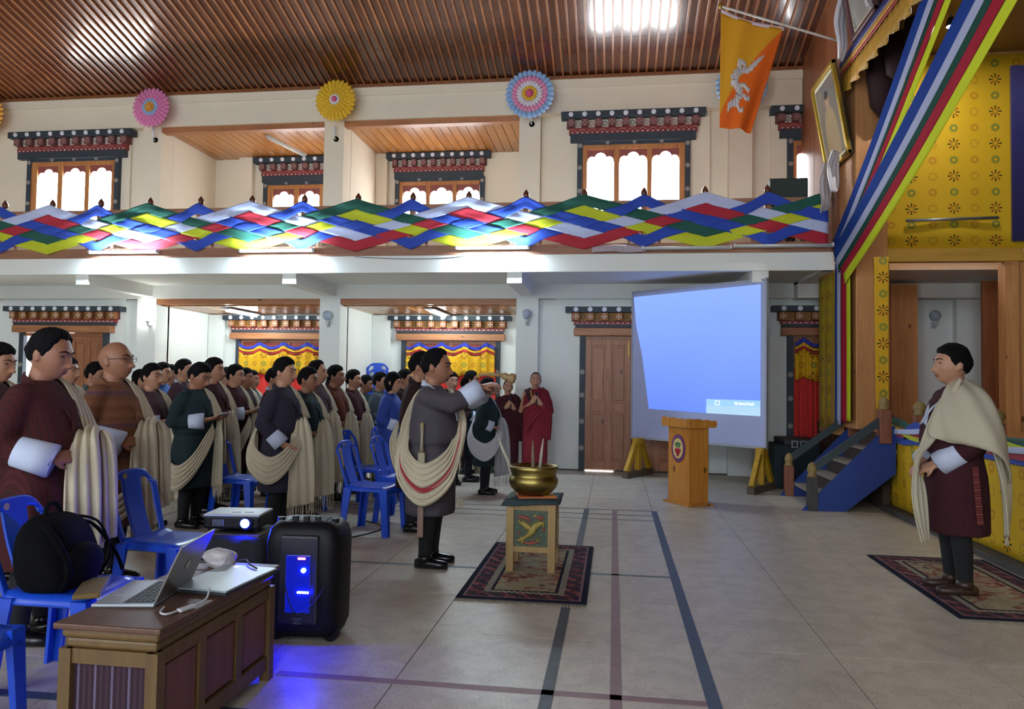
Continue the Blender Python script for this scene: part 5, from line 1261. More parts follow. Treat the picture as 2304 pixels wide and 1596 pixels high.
POSES = {   # elbow, wrist, hand direction, palm normal for right (y<0) and left (y>0) arm
    'drape': (((-.04, -.235, 1.02), (.115, -.15, .95), (.55, .85, .0), (-.3, .5, -.5)), ((-.01, .235, 1.03), (.14, .11, .99), (.35, -.9, 0), (0, 0, -1))),
    'fold': (((-.03, -.25, 1.03), (.16, -.175, .958), (.6, .8, .0), (-.3, .6, -.4)), ((0, .245, 1.03), (.13, .13, 1.0), (.35, -.9, 0), (0, 0, -1))),
    'read': (((-.03, -.235, 1.04), (.20, -.09, 1.05), (.85, .35, .2), (0, .3, 1)), ((-.01, .235, 1.04), (.20, .10, 1.05), (.85, -.35, .2), (0, -.3, 1))),
    'low': (((-.05, -.24, 1.02), (.11, -.17, .83), (.75, .35, -.5), (.3, .9, 0)), ((-.01, .235, 1.02), (.19, .05, .84), (.6, -.5, -.4), (0, 0, -1))),
    'pour': (((.19, -.185, 1.215), (.37, -.10, 1.335), (.95, .1, .25), (.1, .3, -1)), ((.17, .19, 1.20), (.34, .06, 1.30), (.9, -.2, .25), (0, -.3, -1))),
    'clasp': (((-.05, -.24, 1.02), (.17, -.06, .84), (.75, .4, -.45), (-.5, .3, -.6)), ((-.05, .24, 1.02), (.15, .10, .84), (.7, -.5, -.4), (-.4, -.3, -.6))),
    'mic': (((-.02, -.225, 1.0), (.19, -.07, 1.13), (.3, .5, .8), (-.7, .3, .3)), ((-.02, .225, 1.0), (.19, .08, 1.11), (.2, -.6, .75), (-.7, -.3, .3))),
    'side': (((-.03, -.225, 1.0), (.02, -.22, .80), (.1, 0, -1), (0, 1, 0)), ((-.03, .225, 1.0), (.02, .22, .80), (.1, 0, -1), (0, -1, 0))),
}
HC = Vector((.015, 0, 1.482)); NP = Vector((-.005, 0, 1.385))
def head_mat(pitch=0, yaw=0, roll=0, hs=1.):
    Rm = Euler((roll, pitch, yaw)).to_matrix().to_4x4()
    return Matrix.Translation(NP) @ Rm @ Matrix.Translation(HC - NP) @ Matrix.Scale(hs, 4)
_cache = {}
def body_mesh(pose, hm, key, vox=.0065, fat=0.):
    if key in _cache: return _cache[key]
    m = MB(); hg = head_grid(lambda a, b, c: head_point(a, b, c, fat)); m.M = hm; m.add(hg.v, hg.f)
    for s in (-1, 1):
        m.ball((-.012, s*.079, -.004), (.018, .010, .031), 10, 8); m.ball((-.006, s*.080, -.022), (.012, .008, .014), 8, 6)
    m.M = Matrix.Identity(4)
    top = hm @ Vector((-.01, 0, -.05))
    limb(m, [(-.012, 0, 1.27), (-.008, 0, 1.345), top], [.075, .056 + .008*fat, .054 + .008*fat], 16)
    m.ball((0, 0, 1.16), (.10, .15, .17), 16, 12); m.ball((0, 0, .95), (.10, .13, .16), 16, 12)
    for s, (el, wr_, hd_, nm_) in zip((-1, 1), POSES[pose]):
        limb(m, [(0, s*.15, 1.27), el, wr_], [.055, .045, .027]); hand(m, wr_, hd_, nm_, 1 if s > 0 else -1, .55)
        limb(m, [(0, s*.075, .90), (.01, s*.085, .47), (-.015, s*.09, .08)], [.085, .055, .04]); m.ball((.04, s*.095, .035), (.10, .04, .03), 10, 8)
    _cache[key] = remesh(m, vox, 1, 'body', .4); return _cache[key]
GHO = [(.392, -.004, .168, .202), (.41, -.004, .174, .208), (.62, -.002, .172, .207), (.76, 0, .165, .202), (.87, 0, .145, .185), (.90, 0, .14, .18), (.925, .008, .165, .20), (.97, .015, .178, .208), (1.06, .015, .172, .205), (1.17, .008, .148, .20), (1.245, 0, .125, .188), (1.29, -.006, .098, .15), (1.320, -.008, .080, .100), (1.342, -.012, .070, .078)]
ROBE = [(.13, 0, .16, .20), (.4, 0, .165, .205), (.7, 0, .16, .20), (.9, 0, .155, .195), (1.06, .01, .16, .20), (1.17, .005, .14, .195), (1.245, 0, .12, .185), (1.29, -.006, .095, .15), (1.325, -.008, .075, .095), (1.345, -.010, .066, .074)]
def gho_mesh(pose, key, belly=0., prof=GHO, sleeves=(1, 1), vox=.011, cut=.62):
    key = 'gho' + key
    if key in _cache: return _cache[key]
    m = MB(); n = 40; v = []; f = []
    for k, (z, cx, rx, ry) in enumerate(prof):
        for j in range(n):
            a = 2*PI*j/n; c, s = math.cos(a), math.sin(a)
            fold = 1 + (.022*math.sin(a*7 + 1 + z*2) + .012*math.sin(a*13 + z*5))*sst(1.0, .55, z) + .010*math.sin(a*9 + z*6)*(.9 < z < 1.2)
            b = 1 + belly*g(z - 1.0, .14)*(c > 0)*c
            v.append((cx + math.copysign(abs(c)**.85, c)*rx*fold*b, math.copysign(abs(s)**.85, s)*ry*fold, z))
    for k in range(len(prof) - 1):
        for j in range(n): f.append((k*n+j, k*n+(j+1) % n, (k+1)*n+(j+1) % n, (k+1)*n+j))
    f += [tuple(range(n))[::-1], tuple(len(v)-n+j for j in range(n))]
    m.add(v, f)
    for i, (s, (el, wr_, hd_, nm_)) in enumerate(zip((-1, 1), POSES[pose])):
        if not sleeves[i]: continue
        el, wr_ = Vector(el), Vector(wr_); sh = Vector((0, s*.145, 1.255)); e2 = el.lerp(wr_, cut)
        mid = sh.lerp(el, .5) + Vector((0, s*.012, 0))
        limb(m, [sh, mid, el, el.lerp(wr_, cut*.55) + Vector((0, 0, -.012)), e2 + Vector((0, 0, -.012))], [.074, .078, .074, .072, .070], 16)
    _cache[key] = remesh(m, vox, 4, 'gho'); return _cache[key]
def cuff_mesh(el, wr_, t0, t1, r0=.073, r1=.078, flat=1.0):
    el, wr_ = Vector(el), Vector(wr_); dz = Vector((0, 0, -.010))
    a, b = el.lerp(wr_, t0) + dz, el.lerp(wr_, t1) + dz; m = MB()
    d = b - a
    m.tube([a, a.lerp(b, .03), a.lerp(b, .5), a.lerp(b, .97), b, b - d*.05, a.lerp(b, .3)], [r0 - .004, r0, (r0 + r1)/2, r1, r1 - .003, r1 - .012, .045], 26, flat=flat)
    return m
def collar_mesh(hm, key):
    if key in _cache: return _cache[key]
    m = MB()
    for s in (-1, 1):
        path = [(-.080, s*.015, 1.362), (-.060, s*.058, 1.358), (.005, s*.080, 1.335), (.085, s*.060, 1.270), (.155, s*.02, 1.18), (.190, -s*.022, 1.09)]
        ac = [(.004, 0, .022), (.004, -s*.004, .020), (-.002, s*.016, .012), (-.004, s*.026, .012), (-.003, s*.028, .012), (-.001, s*.024, .010)]
        sh_ = sheet(path, ac, 5, 4); m.add(sh_.v, sh_.f)
    _cache[key] = m.mesh('collar', True, fix=False); return _cache[key]
# shared small parts
def shared(key, fn):
    if key not in _cache: _cache[key] = fn()
    return _cache[key]
def sock_mesh(s): return MB().tube([(.012, s*.085, .50), (.008, s*.086, .40), (-.006, s*.088, .27), (-.014, s*.09, .10), (-.012, s*.092, .055)], [.063, .062, .057, .047, .046], 16).mesh('sock', True)
def shoe_mesh(s):
    m = MB(); x = [-.085, -.06, 0, .07, .125, .155]; r = [.022, .042, .046, .046, .038, .018]; h = [.03, .045, .05, .036, .028, .02]
    v = []; f = []; n = 14
    for k in range(6):
        for j in range(n):
            a = 2*PI*j/n; zz = math.sin(a); v.append((x[k], s*.095 + math.cos(a)*r[k], .034 + (zz*h[k] if zz > 0 else zz*.034)))
    for k in range(5):
        for j in range(n): f.append((k*n+j, k*n+(j+1) % n, (k+1)*n+(j+1) % n, (k+1)*n+j))
    f += [tuple(range(n))[::-1], tuple(5*n+j for j in range(n))]; m.add(v, f)
    m.tube([(-.012, s*.092, .05), (-.014, s*.092, .10)], [.052, .050], 14); return m.mesh('shoe', True)
def eye_mesh():
    return MB().ball((0, 0, 0), (.0065, .0135, .0042), 12, 8).mesh('eye', True)
def brow_mesh(s): return MB().tube([(face_x(y, z) + .0005, s*y, z) for y, z in ((.013, .028), (.022, .033), (.032, .036), (.042, .034), (.051, .028))], [.002, .0034, .0034, .003, .0014], 6).mesh('eyebrow', True)
def lip_mesh():
    m = MB()
    for z, k in ((-.0625, .0036), (-.0715, .0042)):
        m.tube([(face_x(abs(y), z) - .0008, y, z + (.002 if abs(y) > .02 else 0)*(1 if z < -.066 else -1)) for y in (-.024, -.014, -.006, 0, .006, .014, .024)], [.0012, k*.8, k, k*.9, k, k*.8, .0012], 6)
    return m.mesh('lips', True)
EX, BX, LX = face_x(.031, .010), face_x(.032, .030), face_x(0, -.066)
m_eye = plain('dark eye', '15110f', .2, .0); m_hair = plain('black hair', '0d0b0d', .85, .35, 40, spec=.12, bump=.6, bscale=160)
m_sock = plain('black knitted sock', '0f1014', .9, .2); m_shoe = plain('black leather', '0c0c0f', .25, .15); m_lip = plain('lips', '6e3a34', .5, .1)
m_cuff = plain('white cotton cuff', 'b9c2da', .8, .05, 5, bump=.1, bscale=50); m_kab = plain('raw silk scarf', 'b8ad96', .85, .10, 5, bump=.25, bscale=160)
m_kab2 = plain('cream silk scarf', 'b9b2a2', .85, .10, 5, bump=.25, bscale=160)
SK = [plain('skin tone %d' % i, c, .5, .12, 9, spec=.4) for i, c in enumerate(('a3745b', '93654e', 'ae7f65', 'b88b72'))]
def thin_fringe(m_, base_pts, L, n=16):
    """tassels hanging from a lower cloth edge given by two points"""
    a, b = Vector(base_pts[0]), Vector(base_pts[1])
    for i in range(n + 1):
        p = a.lerp(b, i/n) + Vector((.004*math.sin(i*3.1), .004*math.cos(i*2.3), 0)); q = p + Vector((.008*math.sin(i*1.7), .006*math.sin(i*2.9), -L*(.8 + .3*math.sin(i*5.1)**2)))
        m_.tube([p, p.lerp(q, .5) + Vector((.004*math.sin(i*7), 0, 0)), q], [.0032, .0036, .0022], 4)
def kab_parts(style):
    """scarf pieces for a figure of 1.6 m: list of (path, across, pleat, np) plus fringe edges"""
    P = []; F = []
    if style in ('drape', 'fold', 'foldswag', 'swag', 'read'):
        # band over the left shoulder and down the chest to the left forearm
        P.append(([(-.15, .10, 1.08), (-.115, .115, 1.24), (-.03, .125, 1.352), (.06, .125, 1.315), (.135, .12, 1.20), (.175, .125, 1.09), (.175, .155, 1.055)], [(0, .06, -.005), (0, .062, -.012), (0, .056, -.022), (0, .055, -.022), (-.006, .058, -.006), (0, .07, 0), (0, .08, 0)], .006, 4))
    if style in ('drape', 'swag'):
        # length hung over the left forearm, both ends falling to the knee
        P.append(([(.235, -.05, .27), (.24, -.05, .50), (.238, -.055, .75), (.232, -.055, .93), (.215, -.03, 1.035), (.17, .06, 1.055), (.13, .17, 1.03), (.12, .235, .8), (.12, .235, .45)], [(.105, .06, .02), (.10, .06, 0), (.092, .055, 0), (.075, .045, 0), (.055, .02, 0), (.06, -.03, 0), (.07, -.04, 0), (.08, -.03, 0), (.08, -.03, 0)], .010, 3)); F.append(((.135, -.11, .255), (.335, .01, .29), .15)); F.append(((.05, .26, .45), (.19, .21, .45), .12))
    if style in ('fold', 'foldswag'):
        P.append(([(.285, -.075, .36), (.28, -.075, .55), (.275, -.075, .78), (.268, -.065, .95), (.235, .0, 1.065), (.175, .13, 1.09), (.14, .215, 1.0), (.12, .24, .7), (.10, .245, .42)], [(.058, .05, .05), (.06, .05, .02), (.06, .05, 0), (.058, .04, 0), (.06, .0, 0), (.08, -.035, 0), (.09, -.04, 0), (.10, -.03, 0), (.11, -.03, 0)], .012, 3)); F.append(((.23, -.125, .31), (.34, -.025, .41), .05))
        P.append(([(.325, .035, .50), (.32, .035, .68), (.312, .04, .86), (.295, .055, 1.0), (.25, .10, 1.07), (.19, .17, 1.03), (.17, .2, .8)], [(.04, .04, .02), (.045, .04, 0), (.045, .04, 0), (.045, .03, 0), (.05, -.02, 0), (.07, -.04, 0), (.07, -.03, 0)], .010, 3))
    if style == 'foldswag':
        P.append(([(-.18, .10, .98), (-.215, -.02, .80), (-.17, -.17, .62), (-.02, -.25, .50), (.13, -.20, .50), (.23, -.08, .62), (.25, .04, .8)], [(-.03, 0, -.05), (-.02, -.02, -.07), (-.01, -.03, -.09), (0, -.025, -.10), (.01, -.02, -.09), (.02, -.01, -.07), (.02, -.01, -.05)], .010, 4))
    if style == 'read':
        P.append(([(.235, .06, .40), (.235, .065, .62), (.225, .075, .85), (.20, .085, .99), (.175, .14, 1.07), (.15, .21, 1.0), (.14, .23, .6)], [(.07, -.02, .02), (.07, -.02, 0), (.07, -.03, 0), (.07, -.04, 0), (.07, -.04, 0), (.08, -.04, 0), (.08, -.03, 0)], .010, 3)); F.append(((.17, .08, .38), (.30, .04, .42), .10))
    if style in ('swag', 'read'):
        d = .07 if style == 'read' else .0
        P.append(([(-.165, -.06, 1.02), (-.205, -.15, .86 - d*.4), (-.15, -.24, .70 - d), (.02, -.262, .60 - d*1.4), (.15, -.20, .68 - d), (.21, -.07, .86 - d*.4), (.205, .02, .97)], [(-.025, -.01, -.06), (-.025, -.015, -.085), (-.01, -.02, -.11), (0, -.02, -.12), (.01, -.02, -.11), (.02, -.01, -.08), (.02, -.01, -.045)], .011, 5))
    return P, F
def person(x, y, H, rz, label, gmat, skin=0, pose='drape', kab='drape', hair='short', pitch=0, yaw=0, roll=0, glasses=False, belly=0., wide=1., hs=1.08, book=False, collar='self', variant='', kmat=None, cuffs='R', fat=.0, legs=True, hseed=0, body_v=.0065):
    e = tag(empty('person', (x, y, 0), rz), label, 'person', 'people in the hall'); k = H/1.6*.985; e.scale = (k*(.5 + .5*wide), k*wide, k)
    hk = '%s_%.2f_%.2f_%.2f_%.2f' % (pose, pitch, yaw, roll, fat); hm = head_mat(pitch, yaw, roll, hs)
    sk = SK[skin % len(SK)]
    ob('body', body_mesh(pose, hm, hk, body_v, fat), sk, e)
    if hair != 'bald':
        ob('hair', shared('hair%s%d' % (hair, hseed), lambda: hair_mesh(hair, .010, hseed*3.7).mesh('hair', True)), m_hair, e).matrix_local = hm
    for s in (-1, 1):
        for nm, me, mt, pos in (('eye', shared('eye', eye_mesh), m_eye, (EX - .0025, s*.031, .010)), ('eyebrow', shared('brow%d' % s, lambda: brow_mesh(s)), m_hair, (0, 0, 0))):
            o = ob(nm, me, mt, e); o.matrix_local = hm @ Matrix.Translation(pos)
    ob('lips', shared('lips', lip_mesh), m_lip, e).matrix_local = hm
    go = ob('gho', gho_mesh(pose, pose + variant + '%.2f' % belly, belly), gmat, e)
    if collar: ob('collar', collar_mesh(hm, 'collar'), gmat if collar == 'self' else plain('white inner collar', 'aeb4c4', .8), go).modifiers.new('t', 'SOLIDIFY').thickness = .006
    for c in cuffs:
        el, wr_, _, _ = POSES[pose][0 if c == 'R' else 1]
        ob('cuff', shared('cuff' + pose + c, lambda: (cuff_mesh(el, wr_, .34, 1.12, .076, .086) if pose == 'fold' else cuff_mesh(el, wr_, .40, 1.0, .074, .080) if pose == 'pour' else cuff_mesh(el, wr_, .46, .95)).mesh('cuff', True)), m_cuff, go)
    if legs:
        for s in (-1, 1): ob('sock', shared('sock%d' % s, lambda: sock_mesh(s)), m_sock, e); ob('shoe', shared('shoe%d' % s, lambda: shoe_mesh(s)), m_shoe, e)
    if kab: add_kab(e, kab, kmat or m_kab)
    if glasses:
        gm = plain('thin dark spectacle frame', '2a2a30', .3, metal=.5)
        def mk():
            m = MB()
            for s in (-1, 1):
                m.tube([(.012 - .004*abs(math.cos(2*PI*i/14)), s*.031 + .022*math.cos(2*PI*i/14), .008 + .016*math.sin(2*PI*i/14)) for i in range(15)], .0016, 5)
                m.tube([(.008, s*.053, .012), (-.03, s*.078, .012), (-.095, s*.082, .008)], .0016, 5)
            m.tube([(.012, -.009, .01), (.014, 0, .014), (.012, .009, .01)], .0016, 5); return m.mesh('glasses', True)
        q = ob('glasses', shared('glasses', mk), gm, e); q.matrix_local = hm @ Matrix.Translation((EX + .006, 0, 0))
    if book:
        b = MB(); b.box(-.05, .05, -.075, .075, 0, .006); o = b.build('booklet', plain('white booklet paper', 'b4b6bc', .8), None); 
        M4 = Matrix.Translation((x, y, 0)) @ Matrix.Rotation(rz, 4, 'Z') @ Matrix.Scale(k, 4) @ Matrix.Translation((.33, 0, 1.10)) @ Euler((0, -.35, 0)).to_matrix().to_4x4()
        o.matrix_world = M4; tag(o, 'white booklet held by the ' + book, 'booklet', 'booklets held by the crowd')
    return e
def add_kab(e, style, mat, parts=None, name='scarf'):
    key = 'kab' + style
    P, F = parts or kab_parts(style)
    root = None
    for i, (path, ac, pl_, np_) in enumerate(P):
        me = shared(key + str(i), lambda: sheet(path, ac, 7, 30, pl_, np_, i*1.3).mesh('scarf', True, fix=False))
        o = ob(name, me, mat, e); s = o.modifiers.new('thickness', 'SOLIDIFY'); s.thickness = .009; s.offset = 0
        root = root or o
    for i, (a, b, L) in enumerate(F):
        def mk():
            m = MB(); thin_fringe(m, (a, b), L); return m.mesh('fringe')
        q = ob('fringe', shared(key + 'f%d' % i, mk), mat, root); q['kind'] = 'stuff'
def gho(name, a, b, axis=1, fr=260, c3=None):
    A, B = s2l(a), s2l(b); k = .8 if axis == 2 or 'red' in name else .3
    return stripes(name, A, [x + (y - x)*k for x, y in zip(A, B)], axis, fr*(2.6 if axis == 1 else 1), .9, s2l(c3) if c3 and k > .5 else None)
G_red = gho('dark red striped gho', '3e181b', '4e2222', 1, 330, '30201a'); G_brown = gho('brown orange striped gho', '6e4630', '7d5238', 2, 90, '5b3f48'); G_teal = gho('dark green gho', '1f2e33', '26383b', 1, 300)
G_navy = gho('navy purple checked gho', '2c2a38', '3a3340', 1, 260, '46302f'); G_grey = gho('grey checked gho', '47424a', '544e54', 1, 240, '3a343c'); G_mar = gho('maroon gho', '3f2026', '4b262c', 1, 300)
G_pur = gho('purple brown gho', '4a353c', '563e42', 1, 260); G_rust = gho('rust gho', '5a2c1e', '6a3524', 1, 300); G_dkb = gho('very dark brown gho', '2a181a', '33201f', 1, 300); G_blu = plain('blue jacket cloth', '1f3a8c', .8, .2); G_bg = gho('blue grey gho', '4c5862', '56626c', 1, 260)
G_plum = gho('deep plum gho', '3a1a20', '471f27', 1, 260)
# --- the two men at the left front, and the row around them
person(-2.90, 3.42, 1.585, .12, 'man in a dark red robe looking down, front left, with white cuff', G_red, 1, 'fold', 'fold', 'high', pitch=.22, belly=.06, wide=1.05, fat=.4, hseed=1)
person(-3.22, 4.40, 1.572, .05, 'bald man with glasses in a brown striped robe', G_brown, 1, 'fold', 'foldswag', 'bald', pitch=-.02, belly=.07, wide=1.05, glasses=True, fat=.6, variant='b')
person(-3.95, 4.25, 1.545, .05, 'dark haired man half hidden behind the dark red robed man', G_mar, 0, 'drape', 'drape', 'short', pitch=.15, hseed=2)
person(-3.42, 3.10, 1.47, .0, 'person at the left edge of whom only the draped arm shows', G_red, 0, 'fold', 'fold', 'short', fat=.4, belly=.10)
# --- crowd
person(-4.86, 6.0, 1.50, .0, 'man with dark hair and dark robe between the red and brown robed men', G_dkb, 0, 'drape', 'drape', 'short', hseed=1, yaw=.05)
person(-5.85, 7.1, 1.40, -.3, 'person with glasses peering past the dark red robed man', G_mar, 2, 'drape', 'drape', 'short', glasses=True, yaw=-.2)
person(-5.05, 6.6, 1.475, .15, 'black haired person behind the bald man head', G_bg, 0, 'drape', 'drape', 'short', pitch=.15, hseed=2)
person(-5.0, 7.3, 1.415, -.1, 'woman tilting her head right behind the bald man', G_plum, 2, 'drape', 'drape', 'long', roll=.3, yaw=-.3)
person(-4.10, 6.1, 1.455, -.05, 'man in a brown robe with cream scarf right of the bald man', G_pur, 2, 'read', 'drape', 'short', hseed=1, yaw=-.1)
person(-5.24, 8.0, 1.503, -.05, 'long faced man with blue collar behind the brown robed man', plain('bright blue collar robe', '1f4f96', .8), 2, 'drape', None, 'short', hseed=2)
person(-5.40, 8.4, 1.485, 0, 'man behind the blue collared man, only his profile shows', G_dkb, 2, 'drape', 'drape', 'short')
person(-4.98, 8.0, 1.545, .1, 'tall man with bright white collar behind the dark green robed man', G_pur, 2, 'drape', 'drape', 'short', hseed=1, collar='white')
person(-5.66, 9.0, 1.435, 0, 'dark haired head low behind the white collared man', G_mar, 1, 'drape', 'drape', 'short', hseed=2)
person(-3.74, 6.2, 1.485, -.1, 'man in a dark green robe bowing his head over a booklet', G_teal, 1, 'read', 'read', 'short', pitch=.38, wide=1.06, book='dark green robed man', hseed=1)
person(-3.97, 6.9, 1.535, 0, 'man in a maroon robe with upright head behind the dark green one', G_plum, 2, 'drape', 'drape', 'short', hseed=2)
person(-4.12, 7.6, 1.485, 0, 'man with glasses and plum robe holding a booklet', G_plum, 2, 'read', 'read', 'short', glasses=True, book='plum robed man with glasses')
person(-4.32, 8.2, 1.455, 0, 'man just right of the one with glasses, face half shown', G_dkb, 1, 'drape', 'drape', 'short', hseed=1)
person(-4.55, 8.8, 1.435, 0, 'man in front of the left door curtain, blue collar', G_bg, 2, 'drape', 'drape', 'short', hseed=2)
person(-4.78, 8.6, 1.465, -.1, 'pale faced person between the maroon robe and the glasses', G_mar, 3, 'drape', 'drape', 'short')
person(-2.86, 6.1, 1.525, -.05, 'young man in a navy checked robe with bright white cuff pointing down', G_navy, 2, 'low', 'swag', 'short', pitch=.05, hseed=3)
person(-2.90, 6.7, 1.45, -.05, 'man in a very dark green robe right of the navy robed man', G_teal, 1, 'drape', 'drape', 'short', hseed=1, pitch=.05)
person(-3.10, 7.4, 1.535, 0, 'man with a moustache and purple brown robe behind the dark green robe', G_pur, 2, 'drape', 'drape', 'high', fat=.3)
person(-3.09, 7.9, 1.495, 0, 'man with cropped hair and rust robe', G_rust, 1, 'drape', 'drape', 'short', hseed=2)
person(-3.10, 8.5, 1.455, -.05, 'man in a maroon robe near the middle pillar', G_plum, 2, 'drape', 'drape', 'short', hseed=1)
person(-3.20, 9.2, 1.40, 0, 'small man at the far end of the row by the pillar', G_teal, 1, 'drape', None, 'short', pitch=.15)
person(-2.93, 9.0, 1.435, -.05, 'man in a blue grey robe in front of the stacked chairs', G_bg, 2, 'drape', None, 'short', hseed=2)
person(-2.50, 8.1, 1.43, .0, 'black haired person in a bright blue jacket', G_blu, 2, 'drape', None, 'long', pitch=.1)
person(-3.86, 8.0, 1.46, .1, 'person in purple right behind the navy robed man head', G_plum, 0, 'drape', 'drape', 'short', hseed=3, collar='white')
person(-3.75, 9.5, 1.38, 0, 'small head far back between the moustached man and the curtain', G_dkb, 2, 'drape', None, 'short')
person(-2.58, 8.9, 1.475, 0, 'dark haired head behind the dark brown robed man', G_dkb, 0, 'drape', None, 'short', hseed=1)
person(-2.08, 9.35, 1.452, -.9, 'young man turned toward the camera in front of the right curtain', G_mar, 3, 'drape', None, 'short', hseed=2)
person(-1.91, 9.75, 1.478, .1, 'man whose head shows just above the raised white cuff', G_teal, 1, 'drape', 'drape', 'short', hseed=1)
person(-2.11, 10.5, 1.406, 0, 'lower head left of the raised arm before the red curtain', G_bg, 1, 'drape', 'drape', 'short', hseed=2)
person(-1.50, 8.7, 1.385, .0, 'person in dark green with pale shawl behind the ladle', G_teal, 2, 'drape', 'drape', 'short', kmat=plain('pale grey shawl', 'c2c2c8', .85, .08))
person(-1.74, 6.45, 1.60, .05, 'man in a very dark brown robe right behind the man with the ladle', G_dkb, 0, 'drape', None, 'short', pitch=.1, hseed=3)
BR = [o for o in COL.objects if o.get('label') == 'man in a very dark brown robe right behind the man with the ladle'][0]
add_kab(BR, 'brownman', m_kab, ([([(-.15, .02, 1.0), (-.165, -.05, .95), (-.185, -.13, .84), (-.13, -.22, .66), (.02, -.26, .58), (.17, -.17, .68), (.21, 0, .9)], [(-.01, -.02, -.02), (-.02, -.03, -.02), (-.03, -.03, -.06), (-.01, -.02, -.10), (0, -.02, -.11), (.01, -.02, -.1), (.03, -.02, -.04)], .010, 4)], []))
SHW = [o for o in COL.objects if o.get('label') == 'person in dark green with pale shawl behind the ladle'][0]
add_kab(SHW, 'swag', plain('pale grey shawl', 'c2c2c8', .85, .08))
# --- the man pouring with the ladle
LM = person(-1.305, 5.27, 1.575, -.03, 'man in a grey checked robe stretching his arms out with a wooden ladle', G_grey, 1, 'pour', None, 'high', pitch=.06, wide=1.06, belly=.06, cuffs='RL', fat=.3, hseed=1, collar='white')
lk = [([(-.02, .12, 1.352), (-.09, .05, 1.30), (-.15, -.03, 1.16), (-.175, -.13, .96), (-.14, -.23, .76), (.01, -.272, .635), (.165, -.20, .74), (.215, -.09, .94), (.195, .04, 1.12), (.09, .13, 1.30)],
       [(-.01, .05, 0), (-.03, .01, 0), (-.03, -.02, 0), (-.035, -.02, -.02), (-.03, -.02, -.10), (0, -.02, -.15), (.03, -.02, -.12), (.04, -.02, -.03), (.04, -.03, 0), (.02, -.05, .02)], .015, 7)]
add_kab(LM, 'ladleman', m_kab, (lk, [((.18, .02, .50), (.235, .0, .50), .06)]))
st_ = [([Vector(p) + Vector(a)*.25 + Vector((0, -.012 if 3 < i < 8 else -.004, 0)) for i, (p, a) in enumerate(zip(lk[0][0], lk[0][1]))][3:9], [Vector(a)*.12 for a in lk[0][1]][3:9], 0, 1)]
add_kab(LM, 'ladlestripe', plain('crimson stripe', '8e1f30', .8), (st_, []), 'scarf_stripe')
sw_ = tag(empty('sword', (-1.325, 5.045, .62)), 'long sheathed sword hanging at the side of the man with the ladle', 'sword')
MB().tube([(0, 0, .40), (0, 0, .30), (0, 0, .22)], [.014, .010, .015], 12).build('hilt', plain('pale hilt', '8f8270', .4, .1), sw_, True); m_gd = plain('dull gold fitting', '8a7a4c', .5, .15, metal=.3); MB().ball((0, 0, .405), (.018, .013, .020), 10, 8).build('pommel', m_gd, sw_, True)
MB().box(-.026, .026, -.012, .012, .11, .215).build('scabbard_mouth', plain('pale scabbard mouth', '8f8468', .5, .1), sw_, bevel=.006); MB().box(-.022, .022, -.010, .010, -.375, .12).build('scabbard', plain('pale brown scabbard', '8a7066', .5, .1), sw_, bevel=.008)
MB().box(-.025, .025, -.012, .012, -.14, -.10).build('band', m_gd, sw_, bevel=.004)
ldl = tag(empty('ladle', (-.98, 5.20, 1.325)), 'pale wooden ladle held out over the brass bowl', 'ladle')
m_lad = plain('pale turned wood', '8f744e', .5, .15)
MB().tube([(.02, .0, .055), (.07, -.005, .062), (.12, -.01, .065), (.20, -.01, .055)], [.008, .010, .011, .015], 10).build('handle', m_lad, ldl, True)
MB().lathe([(.014, 0), (.024, .012), (.028, .03), (.020, .045), (.034, .06), (.038, .085), (.030, .10), (.012, .104)], 16).build('bowl', m_lad, ldl, True, loc=(.19, -.01, .056), rot=(0, PI/2 + .25, 0))
# --- the man by the stage, facing the hall
RM = person(2.24, 5.26, 1.635, PI, 'man in a deep plum robe and cream shawl standing on the stage side rug', G_plum, 2, 'clasp', None, 'short', pitch=-.02, wide=1.04, cuffs='RL', fat=.2, hseed=2, collar='white')
def loft(curves, n1=10, n2=6):
    rows = [cat_rom(c, n1) for c in curves]; cols = list(zip(*rows)); cols = [cat_rom(c, n2) for c in cols]; v = [p for c in cols for p in c]; k = len(cols[0])
    v = [p + Vector((0, 0, 0)) + (Vector((p.x, p.y, 0)).normalized())*.011*math.sin(13*math.atan2(p.y, p.x) + 11*p.z) for p in v]
    m = MB(); m.add(v, [(i*k+j, i*k+j+1, (i+1)*k+j+1, (i+1)*k+j) for i in range(len(cols)-1) for j in range(k-1)]); return m
m_shawl = plain('cream wool shawl', 'b5ad97', .9, .08, 5, bump=.3, bscale=140)
cape = loft([[(.045, .07, 1.372), (-.02, .085, 1.385), (-.085, .045, 1.378), (-.10, -.02, 1.37)], [(.125, .125, 1.29), (.03, .225, 1.30), (-.09, .225, 1.285), (-.16, .05, 1.27)], [(.185, .14, 1.13), (.09, .29, 1.14), (-.11, .315, 1.12), (-.215, .06, 1.06)], [(.21, .14, 1.03), (.05, .325, 1.0), (-.14, .335, .95), (-.235, .07, .87)], [(.13, .23, .99), (-.06, .33, .95), (-.18, .30, .84), (-.24, .09, .66)]])
sheet_obj('scarf', cape, m_shawl, RM, .009)
rk = [([(-.17, .20, .95), (-.205, .19, .78), (-.225, .17, .60), (-.225, .165, .40)], [(.06, .055, .0), (.055, .06, 0), (.045, .06, 0), (.03, .055, .02)], .010, 3),
      ([(.0, .10, 1.375), (.085, .12, 1.29), (.155, .125, 1.13), (.205, .11, .98), (.245, .05, .86), (.24, .06, .68), (.23, .07, .50), (.215, .08, .33)], [(.03, .05, .02), (-.02, .055, .03), (-.03, .055, .03), (-.02, .055, .03), (.01, .055, .02), (.05, .035, 0), (.05, .035, 0), (.03, .03, 0)], .009, 3)]
add_kab(RM, 'stageman', m_shawl, (rk, [((-.25, .11, .39), (-.195, .22, .41), .05)]))
